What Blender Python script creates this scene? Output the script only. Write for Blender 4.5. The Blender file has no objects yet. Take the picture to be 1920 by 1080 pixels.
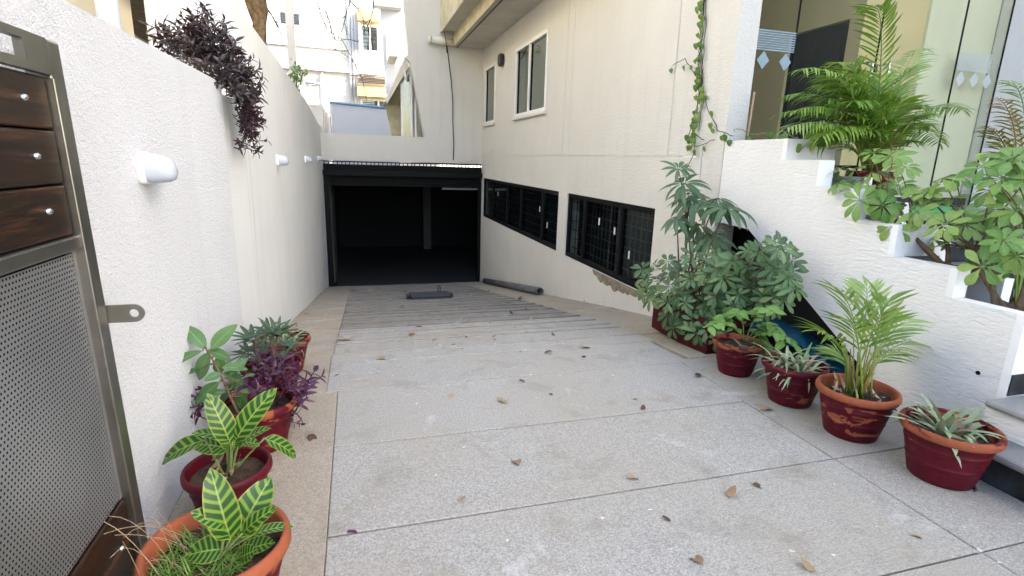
import bpy, math, random
import numpy as np
from mathutils import Vector, Matrix, Quaternion

random.seed(7)
rnd = random.Random(11)
scene = bpy.context.scene
col = scene.collection

# ------------------------------------------------------------------ camera
CAM_F, CAM_YAW, CAM_PITCH, CAM_ROLL, CAM_H = 1000.88, math.radians(16.31), math.radians(13.51), math.radians(1.74), 1.5
def _basis():
    f = Vector((math.sin(CAM_YAW)*math.cos(CAM_PITCH), math.cos(CAM_YAW)*math.cos(CAM_PITCH), -math.sin(CAM_PITCH)))
    r = Vector((math.cos(CAM_YAW), -math.sin(CAM_YAW), 0)); u = r.cross(f)
    c, s = math.cos(CAM_ROLL), math.sin(CAM_ROLL)
    return c*r+s*u, -s*r+c*u, f
C_R, C_U, C_F = _basis()
CAM = Vector((0, 0, CAM_H))
cd = bpy.data.cameras.new('camera'); cam = bpy.data.objects.new('camera', cd); col.objects.link(cam)
cd.sensor_fit = 'HORIZONTAL'; cd.sensor_width = 36; cd.lens = 36*CAM_F/1920; cd.clip_start = .02; cd.clip_end = 500
m = Matrix.Identity(4)
for i in range(3):
    m[i][0], m[i][1], m[i][2], m[i][3] = C_R[i], C_U[i], -C_F[i], CAM[i]
cam.matrix_world = m
scene.camera = cam

# ------------------------------------------------------------------ sky, sun, exposure
SUN = Vector((.66, -.46, .40)).normalized()
w = bpy.data.worlds.new('World'); scene.world = w; w.use_nodes = True
nt = w.node_tree; bg = nt.nodes['Background']
sky = nt.nodes.new('ShaderNodeTexSky'); sky.sky_type = 'NISHITA'; sky.sun_disc = False
sky.sun_elevation = math.asin(SUN.z); sky.sun_rotation = math.atan2(SUN.x, SUN.y)
sky.air_density = .8; sky.dust_density = 3.5; sky.ozone_density = .4
nt.links.new(sky.outputs[0], bg.inputs[0]); bg.inputs[1].default_value = .15
sd = bpy.data.lights.new('sun', 'SUN'); sd.energy = 2.2; sd.angle = math.radians(.53); sd.color = (1, .95, .86)
so = bpy.data.objects.new('sun', sd); col.objects.link(so); so.rotation_euler = SUN.to_track_quat('Z', 'Y').to_euler()
so.location = (20, -12, 20)
vs = scene.view_settings; vs.view_transform = 'Standard'; vs.look = 'None'; vs.exposure = 2.8; vs.gamma = 1; vs.use_curve_mapping = False

# ------------------------------------------------------------------ pixel helpers (a pixel is only a direction; the plane gives the distance)
def ray(x, y): return (x-960)/CAM_F*C_R-(y-540)/CAM_F*C_U+C_F
def onX(x, y, X): d = ray(x, y); return CAM+d*(X/d.x)
def onY(x, y, Y): d = ray(x, y); return CAM+d*(Y/d.y)
def onZ(x, y, Z): d = ray(x, y); return CAM+d*((Z-CAM_H)/d.z)
def gz(Y): return float(np.interp(Y, [0, 3.6, 4.6, 14.6], [0, 0, -.1, -1.92]))

# ------------------------------------------------------------------ mesh builder
class MB:
    def __init__(s): s.v = []; s.f = []; s.uv = []; s.c = []
    def add(s, V, F, uv=None, c=0.0):
        o = len(s.v); s.v += [tuple(p) for p in V]; s.uv += (uv if uv else [(0, 0)]*len(V)); s.c += [c]*len(V)
        s.f += [tuple(i+o for i in f) for f in F]; return s
    def box(s, a, b, c=0.0):
        x0, y0, z0 = a; x1, y1, z1 = b
        if x0 > x1: x0, x1 = x1, x0
        if y0 > y1: y0, y1 = y1, y0
        if z0 > z1: z0, z1 = z1, z0
        V = [(x0,y0,z0),(x1,y0,z0),(x1,y1,z0),(x0,y1,z0),(x0,y0,z1),(x1,y0,z1),(x1,y1,z1),(x0,y1,z1)]
        return s.add(V, [(3,2,1,0),(4,5,6,7),(0,1,5,4),(1,2,6,5),(2,3,7,6),(3,0,4,7)], c=c)
    def hexa(s, V, c=0.0):      # 8 corners, bottom ring then top ring
        return s.add(V, [(3,2,1,0),(4,5,6,7),(0,1,5,4),(1,2,6,5),(2,3,7,6),(3,0,4,7)], c=c)
    def prism(s, poly, axis, a, b):    # poly of (u,v); axis X: (y,z), Y: (x,z), Z: (x,y)
        n = len(poly)
        def P(u, v, t): return {'X': (t, u, v), 'Y': (u, t, v), 'Z': (u, v, t)}[axis]
        V = [P(u, v, a) for u, v in poly]+[P(u, v, b) for u, v in poly]
        F = [tuple(range(n-1, -1, -1)), tuple(range(n, 2*n))]+[(i, (i+1) % n, n+(i+1) % n, n+i) for i in range(n)]
        return s.add(V, F)
    def tube(s, pts, r, n=6, c=0.0, cap=True):
        pts = [Vector(p) for p in pts]; k = len(pts); R = r if isinstance(r, (list, tuple)) else [r]*k
        V = []; up = Vector((.13, .21, .97))
        for i, p in enumerate(pts):
            t = (pts[min(i+1, k-1)]-pts[max(i-1, 0)]).normalized()
            a = t.cross(up)
            if a.length < 1e-3: a = t.cross(Vector((1, 0, 0)))
            a.normalize(); b = t.cross(a)
            V += [p+R[i]*(math.cos(q*2*math.pi/n)*a+math.sin(q*2*math.pi/n)*b) for q in range(n)]
        F = [(i*n+q, i*n+(q+1) % n, (i+1)*n+(q+1) % n, (i+1)*n+q) for i in range(k-1) for q in range(n)]
        if cap: F += [tuple(range(n-1, -1, -1)), tuple(range((k-1)*n, k*n))]
        return s.add(V, F, c=c)
    def lathe(s, prof, o, n=32, wob=0.0):
        V = []; k = len(prof)
        for r, z in prof:
            for q in range(n):
                a = q*2*math.pi/n; rr = r*(1+wob*math.sin(3*a+1))
                V.append((o[0]+rr*math.cos(a), o[1]+rr*math.sin(a), o[2]+z))
        F = [(i*n+q, i*n+(q+1) % n, (i+1)*n+(q+1) % n, (i+1)*n+q) for i in range(k-1) for q in range(n)]
        return s.add(V, F)
    def mesh(s, name, smooth=False):
        me = bpy.data.meshes.new(name); me.from_pydata(s.v, [], s.f)
        uvl = me.uv_layers.new(name='UVMap'); li = np.empty(len(me.loops), dtype=np.int32); me.loops.foreach_get('vertex_index', li)
        uvl.data.foreach_set('uv', np.array(s.uv, dtype=np.float32)[li].ravel())
        at = me.attributes.new('var', 'FLOAT', 'POINT'); at.data.foreach_set('value', np.array(s.c, dtype=np.float32))
        if smooth: me.polygons.foreach_set('use_smooth', [True]*len(me.polygons))
        me.update(); return me

def tag(o, label=None, cat=None, group=None, kind=None):
    if label: o['label'] = label
    if cat: o['category'] = cat
    if group: o['group'] = group
    if kind: o['kind'] = kind
    return o
def link(name, me, mat, parent=None, loc=None):
    o = bpy.data.objects.new(name, me); col.objects.link(o)
    if me is not None and mat is not None and not me.materials: me.materials.append(mat)
    if parent is not None:
        o.parent = parent
        o.location = loc if loc is not None else (-parent.location if parent.type == 'EMPTY' else (0, 0, 0))
    elif loc is not None: o.location = loc
    return o
def thing(name, label, cat, loc, group=None, kind=None):
    o = bpy.data.objects.new(name, None); col.objects.link(o); o.location = loc; o.empty_display_size = .1
    return tag(o, label, cat, group, kind)
def part(parent, name, mb, mat, smooth=False, bevel=0):
    o = link(name, mb.mesh(name, smooth), mat, parent)
    if bevel: bev(o, bevel)
    return o
def single(name, mb, mat, label=None, cat=None, group=None, kind=None, smooth=False, bevel=0):
    o = link(name, mb.mesh(name, smooth), mat); tag(o, label, cat, group, kind)
    if bevel: bev(o, bevel)
    return o
def bev(o, wd, seg=2):
    b = o.modifiers.new('bevel', 'BEVEL'); b.width = wd; b.segments = seg; b.limit_method = 'ANGLE'; b.angle_limit = math.radians(40)

def holed(mb, axis, p, thick, u0, u1, v0, v1, holes):
    """Wall sheet in the plane axis=p reaching to p+thick, with rectangular holes (u0,u1,v0,v1,depth); depth None = right through."""
    us = sorted({u0, u1} | {h[i] for h in holes for i in (0, 1) if u0 < h[i] < u1}); vs_ = sorted({v0, v1} | {h[i] for h in holes for i in (2, 3) if v0 < h[i] < v1})
    def P(u, v, t): return (t, u, v) if axis == 'X' else (u, t, v)
    sg = 1 if thick > 0 else -1
    def dep(u, v):
        d = 0.0
        for h in holes:
            if h[0] < u < h[1] and h[2] < v < h[3]:
                if h[4] is None: return None
                d = max(d, h[4])
        return d
    D = [[dep((us[i]+us[i+1])/2, (vs_[j]+vs_[j+1])/2) for j in range(len(vs_)-1)] for i in range(len(us)-1)]
    T = abs(thick)
    def val(i, j): return T if (i < 0 or j < 0 or i >= len(D) or j >= len(D[0])) else (T if D[i][j] is None else D[i][j])
    for i in range(len(D)):
        for j in range(len(D[0])):
            a, b, c, d = us[i], us[i+1], vs_[j], vs_[j+1]
            if D[i][j] is not None:
                t = p+sg*D[i][j]; mb.add([P(a, c, t), P(b, c, t), P(b, d, t), P(a, d, t)], [(0, 1, 2, 3)])
                mb.add([P(a, c, p+thick), P(b, c, p+thick), P(b, d, p+thick), P(a, d, p+thick)], [(3, 2, 1, 0)])
            me_ = val(i, j)
            for (q, r, e0, e1) in ((i-1, j, (a, c), (a, d)), (i, j-1, (a, c), (b, c)), (i+1, j, (b, c), (b, d)), (i, j+1, (a, d), (b, d))):
                o_ = val(q, r)
                if o_ > me_+1e-6:
                    mb.add([P(*e0, p+sg*me_), P(*e1, p+sg*me_), P(*e1, p+sg*o_), P(*e0, p+sg*o_)], [(0, 1, 2, 3)])
    return mb

# ------------------------------------------------------------------ materials
def lin(c):     # sRGB 0-255 -> linear
    return tuple(((x/255)/12.92 if x/255 <= .04045 else ((x/255+.055)/1.055)**2.4) for x in c)
class M_:
    def __init__(s, name):
        s.m = bpy.data.materials.new(name); s.m.use_nodes = True; s.t = s.m.node_tree; s.b = s.t.nodes['Principled BSDF']; s.tc = None; s.out = s.t.nodes['Material Output']
    def n(s, t, **k):
        x = s.t.nodes.new(t)
        for a, b in k.items(): setattr(x, a, b)
        return x
    def l(s, a, b): s.t.links.new(a, b)
    def coord(s, scale=(1, 1, 1), rot=(0, 0, 0), rand=False, uv=False):
        if s.tc is None: s.tc = s.n('ShaderNodeTexCoord')
        mp = s.n('ShaderNodeMapping'); mp.inputs['Scale'].default_value = scale; mp.inputs['Rotation'].default_value = rot
        s.l(s.tc.outputs['UV' if uv else 'Object'], mp.inputs['Vector'])
        if rand:
            oi = s.n('ShaderNodeObjectInfo'); mm = s.n('ShaderNodeMath', operation='MULTIPLY'); mm.inputs[1].default_value = 37.0
            s.l(oi.outputs['Random'], mm.inputs[0]); s.l(mm.outputs[0], mp.inputs['Location'])
        return mp.outputs[0]
    def noise(s, v, scale, detail=4, rough=.55, dist=0):
        x = s.n('ShaderNodeTexNoise'); x.inputs['Scale'].default_value = scale; x.inputs['Detail'].default_value = detail; x.inputs['Roughness'].default_value = rough; x.inputs['Distortion'].default_value = dist
        s.l(v, x.inputs['Vector']); return x.outputs['Fac']
    def ramp(s, f, stops):
        r = s.n('ShaderNodeValToRGB'); e = r.color_ramp.elements
        while len(e) < len(stops): e.new(.5)
        for q, (p, c) in zip(e, stops):
            q.position = p; q.color = (c, c, c, 1) if isinstance(c, (int, float)) else (*c[:3], 1)
        s.l(f, r.inputs[0]); return r.outputs[0]
    def mix(s, f, a, b, mode='MIX'):
        x = s.n('ShaderNodeMix', data_type='RGBA', blend_type=mode)
        for k, q in ((0, f), (6, a), (7, b)):
            if isinstance(q, (int, float)): x.inputs[k].default_value = q if k == 0 else (q, q, q, 1)
            elif isinstance(q, tuple): x.inputs[k].default_value = (*q[:3], 1)
            else: s.l(q, x.inputs[k])
        return x.outputs[2]
    def math(s, op, a, b=None, c=None):
        x = s.n('ShaderNodeMath', operation=op)
        for k, q in enumerate((a, b, c)):
            if q is None: continue
            if isinstance(q, (int, float)): x.inputs[k].default_value = q
            else: s.l(q, x.inputs[k])
        return x.outputs[0]
    def bump(s, h, strength=.5, dist=.01, prev=None):
        b = s.n('ShaderNodeBump'); b.inputs['Strength'].default_value = strength; b.inputs['Distance'].default_value = dist
        s.l(h, b.inputs['Height'])
        if prev is not None: s.l(prev, b.inputs['Normal'])
        s.l(b.outputs[0], s.b.inputs['Normal']); return b.outputs[0]
    def set(s, color=None, rough=None, metal=None, spec=None):
        for k, q in (('Base Color', color), ('Roughness', rough), ('Metallic', metal), ('Specular IOR Level', spec)):
            if q is None: continue
            if isinstance(q, (int, float)): s.b.inputs[k].default_value = q
            elif isinstance(q, tuple): s.b.inputs[k].default_value = (*q[:3], 1)
            else: s.l(q, s.b.inputs[k])
        return s.m
def plain(name, c, rough=.6, var=.12, scale=6, metal=0, bump=0, bscale=60, spec=.4, rand=False):
    k = M_(name); v = k.coord(rand=rand); f = k.noise(v, scale, 5)
    c2 = tuple(x*(1-var*2) for x in c); cc = k.mix(k.ramp(f, [(.3, 0.), (.7, 1.)]), c2, c)
    if bump: k.bump(k.noise(v, bscale, 4), bump, .01)
    return k.set(cc, rough, metal, spec)
def stucco(name, c, dirt, bsc, bstr, stretch=(1, 1, 1), rot=(0, 0, 0), dist=.006, streak=.25, ridge=False):
    k = M_(name); v = k.coord(stretch, rot); v1 = k.coord(); v2 = k.coord((7, 7, .35))
    cl = k.ramp(k.noise(v1, 1.1, 5, .6), [(.32, 0.), (.72, 1.)])
    cc = k.mix(cl, tuple(x*.93 for x in c), c)
    st = k.ramp(k.noise(v2, 1.0, 4, .6), [(.55, 0.), (.8, 1.)])
    cc = k.mix(k.math('MULTIPLY', st, streak), cc, dirt)
    sp = k.ramp(k.noise(v1, 140, 2), [(.68, 0.), (.78, .25)])
    cc = k.mix(sp, cc, dirt)
    h1 = k.noise(v, bsc, 5, .65)
    if ridge: h1 = k.ramp(k.noise(v, bsc, 3, .55, .3), [(.40, 0.), (.47, .7), (.60, 1.)])
    h2 = k.noise(v, bsc*4, 3, .6)
    b1 = k.bump(k.math('ADD', h1, k.math('MULTIPLY', h2, .35)), bstr, dist)
    return k.set(cc, .85, 0, .25)
def granite(name, base, tint, rand=True, speck=.55):
    k = M_(name); v = k.coord(rand=rand); vw = k.coord()
    gx = k.n('ShaderNodeNewGeometry'); vw = gx.outputs['Position']
    fine = k.noise(v, 210, 2, .6); mid = k.noise(v, 120, 3, .65); big = k.noise(vw, 1.1, 5, .62); blot = k.noise(vw, 3.4, 5, .65, .4)
    cc = k.mix(k.ramp(mid, [(.30, 0.), (.64, 1.)]), tuple(x*(1-speck) for x in base), tuple(min(1, x*1.20) for x in base))
    cc = k.mix(k.ramp(fine, [(.57, 0.), (.70, .45)]), cc, tuple(x*.40 for x in base))
    cc = k.mix(k.ramp(big, [(.38, 0.), (.66, .75)]), cc, k.mix(.6, cc, tint))
    cc = k.mix(k.ramp(blot, [(.54, 0.), (.74, .6)]), cc, tuple(x*.60 for x in tint))
    scr = k.ramp(k.noise(k.coord((1.2, 9, 1), (0, 0, .35), rand=True), 5, 5, .7), [(.64, 0.), (.74, .4)])
    cc = k.mix(scr, cc, tuple(min(1, x*1.5) for x in base))
    wht = k.ramp(k.noise(vw, 2.0, 6, .7, 1.0), [(.60, 0.), (.75, .55)])
    cc = k.mix(wht, cc, (.66, .66, .66))
    drop = k.ramp(k.noise(vw, 21, 2, .5), [(.735, 0.), (.75, .65)])
    cc = k.mix(drop, cc, (.72, .71, .68))
    ch = k.ramp(k.noise(k.coord((3, 40, 1), (0, 0, .2), rand=True), 3, 4, .7), [(.3, 0.), (.7, 1.)])
    k.bump(k.math('ADD', k.math('MULTIPLY', mid, 1.0), k.math('MULTIPLY', ch, .5)), .6, .006)
    return k.set(cc, .82, 0, .3)
LEAF = .68
def leafmat(name, a, b, rib=None, back=None, rough=.42, transl=.25, hue=.0, edge=None, ribw=.10):
    k = M_(name); oi = k.n('ShaderNodeObjectInfo'); at = k.n('ShaderNodeAttribute', attribute_name='var')
    f = k.math('FRACT', k.math('ADD', oi.outputs['Random'], at.outputs['Fac']))
    a = tuple(x*LEAF for x in a); b = tuple(x*LEAF for x in b); rib = tuple(x*.75 for x in rib) if rib else None; back = tuple(x*.75 for x in back) if back else None
    cc = k.mix(f, a, b)
    v = k.coord(uv=True); sx = k.n('ShaderNodeSeparateXYZ'); k.l(v, sx.inputs[0])
    d = k.math('MULTIPLY', k.math('ABSOLUTE', k.math('SUBTRACT', sx.outputs[0], .5)), 2.0)
    if edge is not None: cc = k.mix(k.math('MULTIPLY', k.ramp(d, [(.55, 0.), (1., 1.)]), .7), cc, edge)
    if rib is not None: cc = k.mix(k.ramp(d, [(0., .75), (ribw, 0.)]), cc, rib)
    cc = k.mix(k.math('MULTIPLY', k.ramp(k.noise(k.coord(rand=True), 45, 3), [(.45, 0.), (.75, 1.)]), .3), cc, tuple(x*.55 for x in a))
    if back is not None:
        g = k.n('ShaderNodeNewGeometry'); cc = k.mix(g.outputs['Backfacing'], cc, back)
    m = k.set(cc, rough, 0, .45)
    tr = k.n('ShaderNodeBsdfTranslucent'); k.l(cc, tr.inputs[0]); mx = k.n('ShaderNodeMixShader'); mx.inputs[0].default_value = transl
    k.l(k.b.outputs[0], mx.inputs[1]); k.l(tr.outputs[0], mx.inputs[2]); k.l(mx.outputs[0], k.out.inputs[0])
    return m
def zebra(name):
    k = M_(name); v = k.coord(uv=True); sx = k.n('ShaderNodeSeparateXYZ'); k.l(v, sx.inputs[0])
    d = k.math('MULTIPLY', k.math('ABSOLUTE', k.math('SUBTRACT', sx.outputs[0], .5)), 2.0)
    ph = k.math('SUBTRACT', sx.outputs[1], k.math('MULTIPLY', d, .16))
    ph = k.math('ADD', ph, k.math('MULTIPLY', k.noise(k.coord(rand=True), 14, 2), .05))
    oi = k.n('ShaderNodeObjectInfo')
    st = k.math('SINE', k.math('ADD', k.math('MULTIPLY', ph, k.math('ADD', k.math('MULTIPLY', oi.outputs['Random'], 14.0), 38.0)), k.math('MULTIPLY', oi.outputs['Random'], 40.0)))
    f = k.ramp(k.math('ADD', k.math('MULTIPLY', st, .5), .5), [(.50, 0.), (.85, 1.)])
    dark = (.012, .060, .010); pale = (.13, .245, .022)
    cc = k.mix(f, dark, pale)
    cc = k.mix(k.ramp(d, [(.0, 1.), (.09, 0.)]), cc, (.27, .38, .09))
    cc = k.mix(k.ramp(d, [(.86, 0.), (1., .8)]), cc, (.30, .36, .07))
    tip = k.ramp(k.math('ADD', sx.outputs[1], k.math('MULTIPLY', k.noise(k.coord(rand=True), 20, 3), .12)), [(1.0, 0.), (1.06, 1.)])
    cc = k.mix(tip, cc, (.28, .17, .07))
    g = k.n('ShaderNodeNewGeometry'); cc = k.mix(g.outputs['Backfacing'], cc, (.26, .36, .2))
    m = k.set(cc, .42, 0, .4)
    tr = k.n('ShaderNodeBsdfTranslucent'); k.l(cc, tr.inputs[0]); mx = k.n('ShaderNodeMixShader'); mx.inputs[0].default_value = .25
    k.l(k.b.outputs[0], mx.inputs[1]); k.l(tr.outputs[0], mx.inputs[2]); k.l(mx.outputs[0], k.out.inputs[0])
    return m
def potpaint(name, lo, hi):     # maroon paint flaking off terracotta: share of bare clay set by lo/hi
    k = M_(name); v = k.coord((1, 1, 2.6), rand=True); vf = k.coord(rand=True)
    f = k.ramp(k.noise(v, 6.5, 4, .6, .8), [(lo, 0.), (hi, 1.)])
    clay = k.mix(k.noise(vf, 30, 4), (.20, .053, .024), (.30, .090, .042))
    pai = k.mix(k.ramp(k.noise(vf, 5, 4), [(.3, 0.), (.75, 1.)]), (.052, .0012, .006), (.092, .003, .011))
    pai = k.mix(k.ramp(k.noise(k.coord((3, 3, 12), rand=True), 7, 4, .7), [(.62, 0.), (.8, .35)]), pai, (.34, .12, .10))
    k.bump(k.math('ADD', k.math('MULTIPLY', f, -.5), k.math('MULTIPLY', k.noise(vf, 50, 3), .25)), .5, .002)
    rg = k.mix(f, .52, .85)
    return k.set(k.mix(f, pai, clay), rg, 0, .22)

MAT = {}
MAT['wall_white'] = stucco('white rough-cast plaster', (.83, .86, .90), (.48, .47, .44), 60, 1.0, dist=.020, streak=.16)
MAT['wall_grey'] = stucco('weathered white plaster', (.69, .71, .71), (.38, .38, .35), 50, .6, dist=.014, streak=.32)
MAT['wall_cream'] = stucco('cream plaster', (.745, .72, .65), (.50, .46, .37), 34, .9, stretch=(1, .35, 1.5), dist=.018, streak=.2)
MAT['wall_stair'] = stucco('trowelled cream plaster', (.77, .76, .73), (.5, .47, .40), 30, 1.0, stretch=(1, .5, 1.9), rot=(-.35, 0, 0), dist=.0024, ridge=True, streak=.10)
MAT['white'] = plain('white paint', (.86, .86, .85), .6, .04, 5, bump=.04, bscale=40)
MAT['cream_paint'] = plain('cream paint', (.76, .71, .56), .7, .08, 2, bump=.2, bscale=50)
MAT['beam'] = plain('stained beam paint', (.62, .55, .36), .8, .2, 3)
MAT['soffit'] = plain('soffit board', (.60, .57, .48), .8, .08, 2)
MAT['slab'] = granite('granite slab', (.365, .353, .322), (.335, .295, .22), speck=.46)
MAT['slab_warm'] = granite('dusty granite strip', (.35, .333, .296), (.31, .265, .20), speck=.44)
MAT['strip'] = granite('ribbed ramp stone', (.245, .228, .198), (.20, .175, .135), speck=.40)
MAT['edge'] = granite('side paving', (.345, .305, .245), (.30, .24, .16), speck=.38)
MAT['bed'] = plain('mortar bed', (.10, .09, .08), .95, .2, 12)
MAT['asphalt'] = plain('ground', (.16, .15, .14), .95, .15, 3)
MAT['black'] = plain('black paint', (.006, .0065, .007), .6, .2, 9, spec=.15)
MAT['dark_room'] = plain('shade dark plaster', (.016, .018, .02), .9, .1, 2)  # near-black tone holds the unlit depth of rooms and stair recess
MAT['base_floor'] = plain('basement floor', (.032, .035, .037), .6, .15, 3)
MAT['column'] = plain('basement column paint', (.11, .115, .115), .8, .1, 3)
MAT['alu'] = plain('white window frame', (.80, .79, .76), .4, .04, 5)
MAT['bar'] = plain('grey grille steel', (.10, .105, .105), .5, .2, 8)
MAT['steel_dark'] = plain('dark metal', (.03, .03, .035), .4, .2, 8)
MAT['wire'] = plain('dark cable', (.03, .027, .024), .6, .1, 8)
MAT['wood_bark'] = plain('bark', (.25, .17, .09), .9, .35, 12, bump=.8, bscale=25)
MAT['twig'] = plain('twig', (.06, .045, .035), .9, .2, 20)
MAT['soil'] = plain('soil', (.075, .045, .028), .95, .35, 30, bump=.9, bscale=60)
MAT['dry'] = leafmat('dry leaf', (.36, .24, .14), (.50, .39, .26), None, None, .8, .05)
MAT['dry_dark'] = leafmat('dark dry leaf', (.10, .055, .035), (.2, .12, .07), None, None, .8, .05)
MAT['lamp'] = plain('opal lamp plastic', (.40, .44, .52), .25, .03, 5, spec=.5)
MAT['granite_black'] = plain('dark granite', (.045, .05, .058), .35, .45, 7)
MAT['marble'] = plain('pale marble', (.26, .255, .24), .4, .15, 4)
MAT['yellow'] = plain('yellow paint', (.72, .50, .16), .6, .08, 4)
MAT['blue_pipe'] = plain('blue paint', (.16, .33, .56), .5, .1, 4)
MAT['grey_pipe'] = plain('blue grey pipe paint', (.42, .47, .55), .5, .1, 6)
MAT['pipe'] = plain('dirty grey pipe', (.17, .165, .155), .75, .35, 14, bump=.3, bscale=50)
MAT['tan'] = plain('tan lobby plaster', (.60, .49, .25), .7, .05, 2)
MAT['pale'] = plain('pale plaster in pane reflection tone', (.70, .68, .48), .7, .05, 2)  # pale tone carries the right pane's reflection; the floor slab shares it
MAT['brown'] = plain('dark stained door', (.010, .007, .006), .7, .3, 5, spec=.1)
MAT['mat'] = plain('green mat', (.12, .42, .14), .9, .15, 30)
MAT['tarp'] = plain('blue tarpaulin', (.006, .10, .19), .4, .3, 5)
MAT['house'] = plain('distant white wall', (.64, .62, .58), .85, .06, .7)
MAT['house_grey'] = plain('distant bluish wall', (.58, .62, .68), .85, .05, .7)
MAT['brick_dark'] = plain('bare concrete', (.33, .27, .19), .9, .3, 12, bump=.8, bscale=30)
MAT['sticker'] = plain('white film', (.56, .57, .53), .5, .03, 5)
MAT['sticker_blue'] = plain('pale blue film', (.27, .36, .40), .5, .03, 5)
def steel():
    k = M_('brushed stainless steel'); v = k.coord((1, 60, 1)); v2 = k.coord()
    f = k.noise(v, 8, 4); g = k.noise(v2, 5, 5)
    cc = k.mix(k.ramp(g, [(.3, 0.), (.75, 1.)]), (.20, .197, .175), (.33, .325, .305))
    r = k.math('ADD', k.math('MULTIPLY', f, .2), .26)
    return k.set(cc, r, 1.0)
MAT['steel'] = steel()
def steel_sheet():
    k = M_('perforated steel sheet'); g = k.noise(k.coord(), 3, 5)
    cc = k.mix(k.ramp(g, [(.3, 0.), (.75, 1.)]), (.25, .26, .275), (.37, .38, .395))
    return k.set(cc, .42, .75)
MAT['sheet'] = steel_sheet()
MAT['chrome'] = plain('polished steel', (.6, .6, .6), .2, .05, 5, metal=1)
def wood():
    k = M_('dark varnished wood'); v = k.coord((1, .55, 9)); 
    f = k.noise(v, 5, 6, .7, 1.2); fine = k.noise(k.coord((1, 2, 60)), 6, 4, .7)
    cc = k.ramp(f, [(.36, (.004, .002, .001)), (.52, (.014, .006, .003)), (.68, (.06, .024, .010))])
    cc = k.mix(k.ramp(fine, [(.58, 0.), (.8, .4)]), cc, (.075, .034, .016))
    k.bump(fine, .25, .002)
    return k.set(cc, .36, 0, .3)
MAT['wood'] = wood()
def glass(name, tint, refl=.10, rough=.0):
    k = M_(name); tr = k.n('ShaderNodeBsdfTransparent'); tr.inputs[0].default_value = (*tint, 1)
    gl = k.n('ShaderNodeBsdfGlossy'); gl.inputs['Roughness'].default_value = rough; gl.inputs[0].default_value = (.9, .95, .9, 1)
    lw = k.n('ShaderNodeLayerWeight'); lw.inputs[0].default_value = .5
    f = k.math('ADD', k.math('MULTIPLY', k.math('POWER', lw.outputs['Facing'], 4.0), .85), refl)
    f = k.math('MINIMUM', f, 1.0)
    mx = k.n('ShaderNodeMixShader'); k.l(f, mx.inputs[0]); k.l(tr.outputs[0], mx.inputs[1]); k.l(gl.outputs[0], mx.inputs[2]); k.l(mx.outputs[0], k.out.inputs[0])
    return k.m
MAT['glass'] = glass('shop glass', (.985, .988, .965), .014)
MAT['pane'] = glass('window glass', (.55, .58, .52), .10)
MAT['pane_dark'] = glass('basement window glass', (.75, .79, .79), .02)
MAT['pot'] = potpaint('maroon paint over terracotta', .64, .67)
MAT['pot_worn'] = potpaint('worn maroon paint over terracotta', .575, .595)
MAT['pot_dark'] = plain('dark maroon plastic', (.060, .004, .007), .6, .2, 6, spec=.2)
MAT['rim_bare'] = potpaint('bare terracotta rim', .30, .34)
MAT['rim_half'] = potpaint('half painted terracotta rim', .47, .51)
MAT['rim_pot'] = potpaint('painted pot rim', .60, .64)
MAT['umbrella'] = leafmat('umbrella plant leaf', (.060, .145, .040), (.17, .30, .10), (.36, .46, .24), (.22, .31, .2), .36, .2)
MAT['umbrella_light'] = leafmat('yellow green umbrella plant leaf', (.13, .31, .05), (.46, .64, .16), (.38, .5, .25), (.3, .4, .2), .38, .3)  # paler yellow-green leaf colour for the stepped planter
MAT['mango'] = leafmat('mango leaf', (.05, .125, .05), (.15, .26, .12), (.28, .36, .16), (.2, .28, .14), .4, .2)
MAT['green_leaf'] = leafmat('broad green leaf', (.07, .19, .06), (.15, .30, .11), (.34, .46, .22), (.2, .32, .16), .4, .25)
MAT['lime'] = leafmat('young lime leaf', (.16, .36, .06), (.28, .50, .12), (.42, .6, .22), (.25, .42, .12), .45, .35)
MAT['palm'] = leafmat('palm leaf', (.13, .30, .03), (.42, .62, .09), (.3, .42, .1), None, .4, .3)
MAT['palm_pale'] = leafmat('pale palm leaf', (.24, .42, .09), (.50, .66, .22), None, None, .4, .3)
MAT['palm_dry'] = leafmat('browning palm leaf', (.36, .20, .05), (.45, .36, .10), None, None, .6, .25)
MAT['palm_stalk'] = plain('palm stalk', (.27, .24, .05), .5, .3, 18)
MAT['purple'] = leafmat('dark purple leaf', (.016, .010, .012), (.048, .026, .032), (.07, .05, .055), (.055, .018, .03), .4, .12)
MAT['purple_bright'] = leafmat('purple leaf', (.035, .010, .03), (.13, .03, .11), None, (.14, .02, .08), .4, .15)
MAT['oyster'] = leafmat('green leaf with purple back', (.05, .10, .05), (.10, .17, .09), (.16, .24, .12), (.09, .02, .05), .4, .15)
MAT['aloe'] = leafmat('wilting grey green leaf', (.24, .36, .16), (.52, .62, .40), (.33, .40, .25), (.3, .34, .2), .45, .15)
MAT['pothos'] = leafmat('pothos leaf', (.10, .24, .04), (.30, .45, .09), (.4, .52, .2), None, .35, .3)
MAT['grass'] = leafmat('grass blade', (.13, .30, .04), (.30, .50, .10), None, None, .5, .3)
MAT['zebra'] = zebra('zebra striped leaf')
MAT['stem'] = plain('woody stem', (.16, .11, .07), .85, .3, 25)
MAT['green_stem'] = plain('green stem', (.16, .22, .07), .6, .2, 20)
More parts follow.
